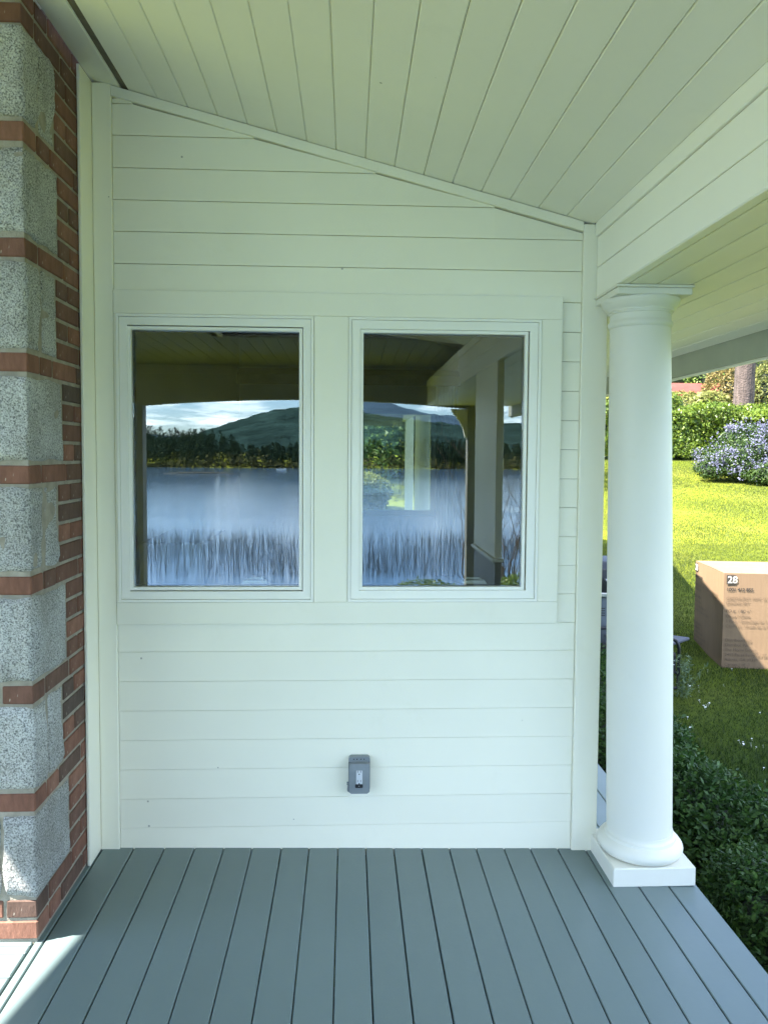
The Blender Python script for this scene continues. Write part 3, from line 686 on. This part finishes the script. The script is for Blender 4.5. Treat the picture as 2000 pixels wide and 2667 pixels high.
# ------------------------------------------------------------------ grill and generator
def grill():
    root = thing('gas_grill', 'dark gas grill with steel side shelf and louvred cabinet behind the column', 'grill', (2.66, 7.25, -.5), R(-8))
    W = .50
    for x in (-.30, .28):
        for y in (-.22, .22): box('leg', GREYMETAL, root, x-.02, x+.02, y-.02, y+.02, .0, .12, .003)
    box('cabinet', GREYMETAL, root, -.34, .32, -.26, .26, .1, .69, .008)
    for zt in (.58, .22):
        for gx in (-.32, -.19, .05, .18):
            for k in range(4): box('louvre', BLACK, root, gx, gx+.09, -.2635, -.2602, zt-.022*k, zt-.022*k+.008, 0)
    box('side_shelf', STEEL, root, -.37, .34, -.30, .30, .695, .735, .006)
    bm = bmesh.new(); prof = [(-.28, .737), (-.28, .86), (-.24, .95), (-.14, 1.01), (.06, 1.04), (.20, 1.0), (.27, .9), (.28, .737)]
    add_prism(bm, prof, 0, -.31, .30); bmesh.ops.bevel(bm, geom=bm.edges[:], offset=.012, segments=2, affect='EDGES', profile=.5); lid = fin('lid', bm, BLACK, root, auto=40)
    bm = bmesh.new(); add_tube(bm, [(-.24, -.27, .86), (-.24, -.325, .86), (.24, -.325, .86), (.24, -.27, .86)], .011, 8); fin('handle', bm, STEEL, root)
grill()
def generator():
    root = thing('portable_generator', 'black portable generator in a tubular hoop frame standing on the grass behind the column', 'generator', (2.535, 6.63, -.5), R(-2)); root.scale = (1.09, 1, 1.06)
    def hoop(y):
        bm = bmesh.new(); P = [(-.29, y, .02)]
        P += [(-.29, y, .33), (-.283, y, .37), (-.262, y, .40), (-.23, y, .415), (.23, y, .415), (.262, y, .40), (.283, y, .37), (.29, y, .33), (.29, y, .02), (.27, y, .008), (.20, y, .005)]
        add_tube(bm, P, .014, 8); return fin('frame_hoop', bm, BLKMETAL, root, smooth=True)
    hoop(-.2); hoop(.2)
    for x in (-.29, .29):
        bm = bmesh.new(); add_tube(bm, [(x, -.2, .12), (x, .2, .12)], .012, 8); fin('cross_bar', bm, BLKMETAL, root)
    box('engine_block', BLACK, root, -.24, .274, -.19, .17, .12, .30, .015)
    box('control_panel', BLACK, root, -.16, .268, -.202, -.191, .15, .28, .004)
    for k in (0, 1): box('panel_mark', RECEP, root, .235, .258, -.2035, -.2022, .20+.035*k, .206+.035*k, 0)
    bm = bmesh.new(); add_prism(bm, [(-.2, -.14), (.27, -.14), (.47, .05), (.28, .19), (-.2, .19)], 2, .345, .372); bmesh.ops.bevel(bm, geom=bm.edges[:], offset=.008, segments=1, affect='EDGES'); fin('tank_top', bm, BLUEGREY, root)
    box('fuel_tank', BLACK, root, -.19, .2, -.13, .15, .301, .344, .01)
generator()

# ------------------------------------------------------------------ planting
BOX = leafmat('boxwood_leaf', [(0, (.012, .035, .008)), (.5, (.030, .075, .014)), (.85, (.065, .125, .022)), (1, (.15, .19, .03))], .25, .55, 3)
HEDGE = leafmat('laurel_leaf', [(0, (.045, .085, .010)), (.5, (.10, .155, .016)), (1, (.21, .25, .03))], .35, .35, 1)
DARKL = leafmat('dark_leaf', [(0, (.02, .045, .012)), (.6, (.05, .09, .02)), (1, (.12, .16, .04))], .3, .45, 1)
BLUEF = leafmat('blue_blossom', [(0, (.09, .09, .14)), (.5, (.14, .14, .20)), (1, (.23, .23, .29))], .2, .8, 2)
YELL = leafmat('yellow_green_leaf', [(0, (.10, .13, .025)), (.5, (.19, .20, .05)), (1, (.31, .29, .11))], .4, .5, .6)
RUST = leafmat('russet_leaf', [(0, (.08, .07, .02)), (.5, (.17, .13, .04)), (1, (.27, .22, .08))], .35, .5, .7)
MIDG = leafmat('mid_green_leaf', [(0, (.05, .10, .015)), (.5, (.12, .19, .03)), (1, (.24, .28, .06))], .35, .45, .6)
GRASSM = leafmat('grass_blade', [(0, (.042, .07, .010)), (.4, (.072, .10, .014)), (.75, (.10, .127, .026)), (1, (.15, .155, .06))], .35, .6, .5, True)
REED = leafmat('reed', [(0, (.08, .085, .08)), (.6, (.13, .13, .115)), (1, (.24, .22, .17))], .1, .8, .3)
CORE = mat('shrub_core', (.015, .022, .010), .95, .3, 10)
def blob_points(n, c, r, lump=.22, freq=3., seed=1, inner=.72):
    d = sphere_dirs(n); k = 1 + lump*vnoise(d*freq, seed); t = rng.uniform(inner, 1.0, n)**.5
    return np.array(c) + d*np.array(r)*(k*t)[:, None], d
def core(parent, c, r, m=CORE):
    bm = bmesh.new(); bmesh.ops.create_icosphere(bm, subdivisions=3, radius=1)
    P = np.array([v.co for v in bm.verts]); k = .80 + .1*vnoise(P*3, 3)
    for v, p in zip(bm.verts, P*np.array(r)*k[:, None] + np.array(c)): v.co = p
    return fin('twiggy_core', bm, m, parent, smooth=True)
def sprig_shrub(name, label, c, r, n, size, group, seed, m=BOX):
    """small shrub of leafy sprigs: many short upright shoots, each with paired leaves"""
    gz = float(ground(c[0], c[1])); root = thing(name, label, 'shrub', (c[0], c[1], gz), group=group)
    P, d = blob_points(n, (0, 0, c[2]-gz), r, .16, 3.5, seed, .55); ok = P[:, 2] > .02; P, d = P[ok], d[ok]
    ax = unit(d + np.array([0, 0, .9]) + rng.normal(0, .35, P.shape)); LP, LN = [], []
    for k in range(7):
        a = unit(np.cross(ax, rng.normal(0, 1, P.shape))); LP.append(P + ax*(size*.45*k)); LN.append(unit(ax*.55 + a) )
    LP = np.concatenate(LP); LN = np.concatenate(LN); L_ = len(LP)
    side = unit(np.cross(LN, rng.normal(0, 1, LP.shape))); s = (size*rng.uniform(.7, 1.3, L_))[:, None]
    V = np.stack([LP, LP+LN*s*.5+side*s*.24, LP+LN*s*1.05, LP+LN*s*.5-side*s*.24], 1).reshape(-1, 3)
    np_mesh('foliage', V, np.arange(L_*4).reshape(-1, 4), m, root)
    core(root, (0, 0, (c[2]-gz)*.9), (r[0]*.85, r[1]*.85, r[2]*.85))
    return root
def near_shrubs():
    g = 'clipped shrubs along the porch edge'
    for i, (x, y, z, rx, ry, rz, n, lab) in enumerate((
        (1.66, 1.75, -.38, .38, .45, .34, 2200, 'dark green clipped shrub at the porch edge, lowest in view'),
        (1.66, 2.60, -.34, .36, .50, .36, 3600, 'dark green clipped shrub beside the column base on the lawn side'),
        (1.64, 3.50, -.33, .34, .50, .34, 2600, 'dark green clipped shrub just behind the column on the lawn side'),
        (1.66, 4.45, -.33, .36, .55, .33, 1800, 'dark green clipped shrub showing low between wall corner and column'),
        (1.70, 5.45, -.30, .40, .55, .36, 1500, 'dark green clipped shrub farthest along the porch edge, below the grill'))):
        sprig_shrub('boxwood_shrub', lab, (x, y, z), (rx, ry, rz), int(n*1.35), .024 if y < 3.2 else .030, g, i+3)
near_shrubs()
def hedge():
    root = thing('laurel_hedge', 'tall bright green clipped hedge at the top of the lawn', 'hedge', (12, 26.2, 1.4))
    n = 42000; x = rng.uniform(-4.5, 7.0, n); t = rng.uniform(0, 1, n); face = rng.uniform(0, 1, n) < .72
    top = 1.75 + .12*np.sin(x*1.3) + .1*np.sin(x*3.1+1) - .045*np.clip(x, 0, 9)
    y = np.where(face, -.7 + rng.normal(0, .10, n) + .15*np.sin(x*2+t*4), rng.uniform(-.75, .8, n)); z = np.where(face, .12+t*(top-.1), top + rng.normal(0, .07, n))
    P = np.stack([x, y, z], 1); Nn = np.where(face[:, None], np.array([[-.15, -1, .35]]), np.array([[0, -.2, 1]]))
    leaves('foliage', P, Nn, .105, HEDGE, root, .5, .55)
    bm = bmesh.new(); add_box(bm, -4.5, 7.0, -.55, .7, .05, 1.3); fin('twiggy_core', bm, CORE, root)
hedge()
def leafy_bush(name, label, c, r, n, size, m, lump=.25, seed=1, cat='bush', group=None, flowers=None, stem=True):
    gz = float(ground(c[0], c[1])); root = thing(name, label, cat, (c[0], c[1], gz), group=group)
    P, d = blob_points(n, (0, 0, c[2]-gz), r, lump, 3.2, seed); ok = P[:, 2] > .03; P, d = P[ok], d[ok]
    leaves('foliage', P, d+np.array([0, 0, .4]), size, m, root, .5, .7)
    if flowers:
        nf, fs, fm = flowers; q, dq = blob_points(nf//9, (0, 0, (c[2]-gz)*1.03), tuple(v*1.05 for v in r), lump, 3.2, seed, .9); ok = q[:, 2] > .15; q, dq = q[ok], dq[ok]
        Q = np.repeat(q, 9, 0) + rng.normal(0, fs*1.1, (len(q)*9, 3)); leaves('blossom', Q, np.repeat(dq, 9, 0), fs, fm, root, .9, .6)
    core(root, (0, 0, (c[2]-gz)*.85), tuple(v*.82 for v in r)); return root
def blossom_bush(label, c, blobs, n, nf, seed):
    gz = float(ground(c[0], c[1])); root = thing('ceanothus_bush', label, 'bush', (c[0], c[1], gz)); P_, D_, Q_, E_ = [], [], [], []
    vol = sum(b[3]*b[5] for b in blobs)
    for i, (x, y, z, rx, ry, rz) in enumerate(blobs):
        f = rx*rz/vol; P, d = blob_points(int(n*f), (x, y, z), (rx, ry, rz), .3, 3.4, seed+i, .5); P_.append(P); D_.append(d)
        q, e = blob_points(int(nf*f/10), (x, y, z), (rx*1.04, ry*1.04, rz*1.04), .3, 3.4, seed+i, .92); k = (e[:, 2] > rng.uniform(-.75, .55, len(q))) & (vnoise(q*2.6, seed+77) > -.25)
        q, e = q[k], e[k]; Q_.append(np.repeat(q, 10, 0) + rng.normal(0, .05, (len(q)*10, 3)) + np.repeat(e, 10, 0)*rng.uniform(0, .16, (len(q)*10, 1))); E_.append(np.repeat(e, 10, 0))
        core(root, (x, y, z*.9), (rx*.7, ry*.7, rz*.7))
    P = np.concatenate(P_); D = np.concatenate(D_); k = P[:, 2] > .02; leaves('foliage', P[k], D[k], .07, DARKL, root, .5, .8)
    Q = np.concatenate(Q_); E = np.concatenate(E_); k = Q[:, 2] > .1; leaves('blossom', Q[k], E[k], .05, BLUEF, root, .9, .9)
blossom_bush('big bush covered in powder blue blossom at the lawn edge', (10.9, 20.6), [(0, 0, .75, .85, .8, .62), (-.75, -.1, .5, .62, .6, .42), (.75, .1, .85, .8, .8, .55), (.15, .2, 1.25, .5, .5, .3), (-.35, -.5, .35, .6, .4, .35), (1.5, 0, .8, .8, .7, .6), (-1.15, -.3, .28, .42, .4, .25)], 24000, 11500, 5)
blossom_bush('small straggling bush with a few blue flowers below the larger blue one', (10.9, 19.55), [(0, 0, .28, .55, .4, .3), (.7, .1, .3, .5, .4, .33)], 4500, 1500, 9)
leafy_bush('conifer_shrub', 'spreading bright green juniper on top of the hedge bank right of the hedge', (14.8, 25.0, 2.75), (1.9, .9, .38), 9000, .12, HEDGE, .3, 15)
bank = [(10.2, 32, 3.1, 1.7, 1.3, 1.3, YELL, 'yellow green bush above the hedge by the column'), (12.8, 33, 3.3, 1.6, 1.3, 1.5, MIDG, 'mid green bush above the hedge partly behind the column'),
        (17.9, 35.5, 4.0, 1.3, 1.3, 1.9, RUST, 'russet brown bush between the red roof and the trunk'), (15.9, 34, 3.45, 1.5, 1.2, 1.05, YELL, 'low yellow green bush just below the red roof'),
        (19.5, 35, 4.2, 1.9, 1.5, 2.2, YELL, 'golden green bush behind the tree trunk on its far side'), (13.5, 45, 7.0, 3.2, 2.5, 3.0, MIDG, 'tall green bush high on the bank under the eave'),
        (21.0, 46, 7.2, 3.4, 2.5, 3.2, DARKL, 'dark evergreen bush high on the bank beside the trunk'), (9.0, 40, 5.0, 2.4, 2., 2.2, MIDG, 'green bush on the bank hidden partly by the column'),
        (22.5, 44, 6.5, 3.0, 2.5, 3.2, MIDG, 'broad green bush at the frame edge high on the bank')]
for i, (x, y, z, rx, ry, rz, m, lab) in enumerate(bank): leafy_bush('bank_bush', lab, (x, y, z), (rx, ry, rz), 6500, .16, m, .3, 30+i, group='bushes on the bank above the hedge')
def red_roof_shed():
    root = thing('garden_shed', 'low shed with a red roof peeping over the bank bushes', 'shed', (16.7, 38.0, float(ground(16.7, 38.0))))
    box('wall', INNER, root, -1.6, 1.6, -.9, .9, -.3, 1.4, .01)
    bm = bmesh.new(); add_prism(bm, [(-1.15, 1.3), (0, 2.0), (1.15, 1.3), (1.15, 1.22), (0, 1.9), (-1.15, 1.22)], 0, -1.8, 1.8); fin('roof', bm, REDROOF, root)
red_roof_shed()
def branches(bm, p, d, ln, r, depth, spread=.5, up=.1, n=6, rnd=random):
    q = p; pts = [p]; rad = [r]
    for k in range(3):
        d = (d + Vector((rnd.gauss(0, .12), rnd.gauss(0, .12), rnd.gauss(0, .08)+up*.2))).normalized(); q = q + d*ln/3; pts.append(q); rad.append(r*(1-.22*(k+1)))
    add_tube(bm, pts, rad, n)
    if depth:
        for k in range(rnd.choice((2, 3, 3))):
            s = pts[rnd.choice((1, 2, 3))]; dd = (d + Vector((rnd.gauss(0, spread), rnd.gauss(0, spread), rnd.gauss(up, spread*.6)))).normalized()
            branches(bm, s, dd, ln*rnd.uniform(.6, .8), r*.5, depth-1, spread, up, max(4, n-1), rnd)
def big_tree():
    g = float(ground(15.3, 29.4)); root = thing('pine_tree', 'stout tree trunk with furrowed bark behind the hedge', 'tree', (15.3, 29.4, g-.1))
    bm = bmesh.new(); n = 28; rings = []
    for z, r in ((0, .48), (.5, .40), (1.2, .37), (2.5, .36), (4, .35), (6, .33), (9, .29), (13, .2)):
        rings.append([bm.verts.new((r*(1+.07*math.sin(7*a+z)+.05*math.sin(13*a-z*1.3))*math.cos(a)+.03*z*.3, r*(1+.07*math.sin(7*a+z)+.05*math.sin(13*a-z*1.3))*math.sin(a), z)) for a in [k*2*math.pi/n for k in range(n)]])
    for q in range(len(rings)-1):
        for k in range(n): bm.faces.new((rings[q][k], rings[q][(k+1) % n], rings[q+1][(k+1) % n], rings[q+1][k]))
    fin('trunk', bm, BARK, root, smooth=True)
    rr = random.Random(4); bm = bmesh.new(); tips = []
    for k in range(12):
        a = rr.uniform(0, 6.28); z = rr.uniform(7, 13); b = Vector((.03*z*.3+.2*math.cos(a), .2*math.sin(a), z)); e = b + Vector((math.cos(a), math.sin(a), .25))*rr.uniform(2.2, 3.8); tips += [b.lerp(e, .6), e]
        add_tube(bm, [b, b.lerp(e, .5)+Vector((0, 0, .1)), e], [.09, .06, .02], 6)
    fin('limb', bm, BARK, root)
    P = np.concatenate([np.array(t)+rng.normal(0, .75, (500, 3))*np.array([1, 1, .55]) for t in tips]); leaves('crown', P, np.tile([[0, 0, 1.]], (len(P), 1)), .22, DARKL, root, .4, .8)
big_tree()

def shade_tree(label, x, y, h, r, seed):
    g = float(ground(x, y)); root = thing('shade_tree', label, 'tree', (x, y, g-.05), group='shade trees on the lawn behind the room'); rr = random.Random(seed)
    bm = bmesh.new(); add_tube(bm, [(0, 0, 0), (.05, 0, h*.3), (-.05, .05, h*.6), (0, 0, h*.9)], [.22, .17, .12, .04], 10)
    for k in range(9):
        a = rr.uniform(0, 6.28); z = rr.uniform(.3, .8)*h; add_tube(bm, [(0, 0, z), (math.cos(a)*r*.4, math.sin(a)*r*.4, z+.5), (math.cos(a)*r*.8, math.sin(a)*r*.8, z+.9)], [.07, .05, .02], 6)
    fin('trunk', bm, BARK, root, smooth=True)
    P = np.concatenate([np.array([rr.gauss(0, r*.45), rr.gauss(0, r*.45), h*.42+rr.gauss(0, h*.2)]) + rng.normal(0, .55, (420, 3)) for _ in range(34)]); leaves('crown', P, np.tile([[0, 0, 1.]], (len(P), 1)), .2, DARKL, root, .5, .8)
shade_tree('dark leafy tree on the lawn glimpsed through the right window', 0.4, 20.5, 5.0, 2.4, 5)
shade_tree('dark leafy tree farther up the lawn behind the room', 3.4, 21.5, 5.5, 2.6, 6)
shade_tree('dark leafy tree on the lawn behind the brick corner', -2.6, 22, 6.0, 2.6, 8)
leafy_bush('golden_bush', 'rounded golden bush on the lawn glimpsed through the right window', (.35, 15.6, .75), (.5, .5, .42), 5000, .07, YELL, .12, 91)
# ------------------------------------------------------------------ grass, daisies, weed
def grass():
    def blades(n, x0, x1, y0, y1, h, w, clear):
        x = rng.uniform(x0, x1, n); y = rng.uniform(y0, y1, n); ok = x/np.maximum(y, .1) < .62
        ok &= ~((x < 1.3)); x, y = x[ok], y[ok]
        # no grass inside the carton
        c, s = math.cos(-.1405), math.sin(-.1405); lx = (x-3.524)*c + (y-7.064)*s; ly = -(x-3.524)*s + (y-7.064)*c
        ok = ~((lx > -.01) & (lx < 1.46) & (ly > -.0) & (ly < .88)); x, y = x[ok], y[ok]; m = len(x)
        P = np.stack([x, y, ground(x, y)-.004], 1); a = rng.uniform(0, 6.28, m); side = np.stack([np.cos(a), np.sin(a), 0*a], 1)
        hh = (h*rng.uniform(.5, 1.3, m)*(1+.35*np.sin(x*1.7)*np.sin(y*1.3)))[:, None]; tip = P + np.array([0, 0, 1.])*hh + rng.normal(0, .45, (m, 3))*hh*np.array([1, 1, 0])
        return np.stack([P-side*w, P+side*w, tip], 1).reshape(-1, 3)
    V = np.concatenate([blades(260000, 1.3, 7.5, 3.0, 12.5, .034, .0028, 1), blades(300000, 3.5, 16.5, 12.5, 26, .027, .0055, 1)])
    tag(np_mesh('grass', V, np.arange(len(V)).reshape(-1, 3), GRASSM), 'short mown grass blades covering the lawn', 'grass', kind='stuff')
grass()
def daisies():
    WP = mat('daisy_petal', (.8, .8, .78), .7, .05, 10)
    r = random.Random(3); spots = []
    cl = [(1790, 1784), (1796, 1787), (1818, 1786), (1819, 1800), (1820, 1824), (1838, 1836), (1842, 1833), (1836, 1842), (1832, 1838), (1846, 1831), (1883, 1783), (1790, 1868), (1797, 1895), (1978, 1856), (1935, 1938), (1934, 1933), (1954, 1936), (1957, 1924), (1968, 1946), (1986, 1941), (1923, 1929), (1995, 2082), (1988, 2000), (1910, 1690), (1842, 1745), (1905, 1742)]
    F_, CX_, CY_ = 2003., 1000., 1294.
    cam = S.camera.matrix_world; rt = cam.col[0].to_3d(); up = cam.col[1].to_3d(); bk = cam.col[2].to_3d()
    bm = bmesh.new()
    for k in range(7):
        a = k*2*math.pi/7; vs_ = [bm.verts.new((.003*math.cos(a+b)+(ln*math.cos(a)), .003*math.sin(a+b)+(ln*math.sin(a)), z)) for b, ln, z in ((-1.2, .001, .002), (-.9, .009, .004), (.9, .009, .004), (1.2, .001, .002))]
        bm.faces.new(vs_)
    add_tube(bm, [(0, 0, -.03), (0, 0, .001)], .0008, 4)
    me = bpy.data.meshes.new('daisy'); bm.to_mesh(me); bm.free(); me.materials.append(WP)
    for px, py in cl:
        d = rt*(px-CX_)/F_ - up*(py-CY_)/F_ - bk; t = (-.468-1.5)/d.z; p = Vector((0, 0, 1.5)) + d*t
        o = bpy.data.objects.new('daisy', me); link(o); o.location = p; o.rotation_euler = (r.uniform(-.4, .4), r.uniform(-.4, .4), r.uniform(0, 6)); o.scale = (r.uniform(.5, .85),)*3
        tag(o, 'tiny white daisy in the shaded grass near the carton', 'flower', 'daisies in the lawn')
daisies()
def weed():
    gx, gy = 2.78, 6.2; root = thing('weed_plant', 'spindly pale green weed growing beside the generator frame', 'plant', (gx, gy, -.5))
    rr = random.Random(11); bm = bmesh.new(); LP = []
    for k in range(6):
        p = Vector((rr.gauss(0, .03), rr.gauss(0, .03), 0)); pts = [p]; d = Vector((rr.gauss(0, .35), rr.gauss(0, .2), 1)).normalized()
        for j in range(6): d = (d+Vector((rr.gauss(0, .15), rr.gauss(0, .15), 0))).normalized(); p = p + d*rr.uniform(.04, .075); pts.append(p); LP += [p]*5
        add_tube(bm, pts, [.004-.0005*j for j in range(7)], 5)
    W = mat('weed_stem', (.12, .17, .08), .8); fin('stem', bm, W, root); P = np.array(LP)+rng.normal(0, .012, (len(LP), 3))
    leaves('foliage', P, rng.normal(0, 1, P.shape), .04, leafmat('weed_leaf', [(0, (.08, .13, .06)), (1, (.2, .26, .14))]), root, .35)
weed()

# ------------------------------------------------------------------ lake side, seen in the panes
def lake_side():
    n = 8500; x = rng.uniform(-16, 14, n); y = -(rng.uniform(0, 1, n)**1.3*14 + 25.5); dens = .5+.5*np.sin(x*.35+1.5)*np.sin(y*.4); ok = rng.uniform(0, 1, n) < .35+.65*dens; x, y = x[ok], y[ok]; m = len(x)
    P = np.stack([x, y, np.full(m, -3.75)], 1); h = rng.uniform(.55, 1.5, m)[:, None]; tip = P + np.array([0, 0, 1.])*h + rng.normal(0, .09, (m, 3))*h*np.array([1, 1, 0])
    w = np.array([[.0065, 0, 0]]); mid = (P+tip)/2 + rng.normal(0, .012, (m, 3)); V = np.stack([P-w, P+w, mid+w*.8, tip, mid-w*.8], 1).reshape(-1, 3)
    tag(np_mesh('reeds', V, np.arange(m*5).reshape(m, 5), REED), 'thin dark reeds standing in the lake shallows', 'reeds', kind='stuff')
    # far woodland on the opposite shore
    WD = leafmat('woodland', [(0, (.012, .024, .016)), (.6, (.022, .040, .024)), (1, (.05, .07, .03))], .1, .8, .02)
    SH = leafmat('shore_scrub', [(0, (.03, .035, .015)), (.6, (.06, .065, .028)), (1, (.11, .10, .045))], .1, .8, .05)
    T = 1700; tx = rng.uniform(-260, 260, T); ty = rng.uniform(-330, -283, T); hh = rng.uniform(3.5, 8, T) + 4.5*np.clip((-38-tx)/14, 0, 1) + 1.2*np.sin(tx*.05)
    VV = []
    for a, b, h in zip(tx, ty, hh):
        k = 150; t = rng.uniform(.05, 1, k); an = rng.uniform(0, 6.28, k); rr_ = (1-t)**.8*h*.24+.15; VV.append(np.stack([a+rr_*np.cos(an), b+rr_*np.sin(an), -3.2+t*h + max(0, (-283-b))*.08], 1))
    P = np.concatenate(VV); o = leaves('woodland', P, np.tile([[0, .6, .6]], (len(P), 1)), .72, WD, None, .6, .5); tag(o, 'dark conifer woodland along the far lake shore', 'woodland', kind='stuff')
    k = 9000; x = rng.uniform(-240, 240, k); P = np.stack([x, rng.uniform(-284, -276, k), -3.4+np.abs(rng.normal(0, 1.5, k))*(1+.6*np.sin(x*.11))], 1)
    tag(leaves('shore_scrub', P, np.tile([[0, .6, .6]], (k, 1)), 1.3, SH, None, .7, .5), 'olive scrub at the water line of the far shore', 'scrub', kind='stuff')
    leafy_bush('shore_bush', 'leafy yellow green bush below the porch mirrored at the pane bottom', (1.45, -7.8, -1.30), (.85, .6, .55), 5000, .06, MIDG, .45, 71)
    leafy_bush('shore_bush', 'leafy olive bush below the porch mirrored by the bare branches', (3.0, -7.6, -1.12), (.7, .6, .58), 4500, .06, MIDG, .45, 72)
    leafy_bush('shore_bush', 'low yellow green bush mirrored at the lower corner of the left window', (-2.8, -7.8, -1.34), (.7, .6, .5), 4500, .06, MIDG, .45, 73)
    g = float(ground(3.75, -12.5)); root = thing('bare_tree', 'leafless young tree with fine twigs mirrored at the right pane edge', 'tree', (3.75, -12.5, g)); rr = random.Random(21); bm = bmesh.new()
    for k in range(6): branches(bm, Vector((rr.gauss(0, .15), rr.gauss(0, .15), -.05)), Vector((rr.gauss(-.12, .22), rr.gauss(0, .22), 1)).normalized(), 2.3, .045, 4, .42, .18, 5, rr)
    fin('branches', bm, TWIG, root)
    for i, (x, y) in enumerate(((-22, -245), (-14, -252))):
        r_ = thing('moored_boat', ('small white boat moored near the far shore' if i == 0 else 'small white boat with a cabin moored beside the other boat'), 'boat', (x, y, -3.5), .2)
        r_.scale = (.62,)*3; bm = bmesh.new(); add_prism(bm, [(-2.2, .1), (2.6, .1), (3.2, .7), (-2.3, .6)], 1, -.7, .7); fin('hull', bm, VINYL, r_)
        box('cabin', GREYMETAL, r_, -.8, .6+.4*i, -.5, .5, .66, 1.1, .05)
lake_side()
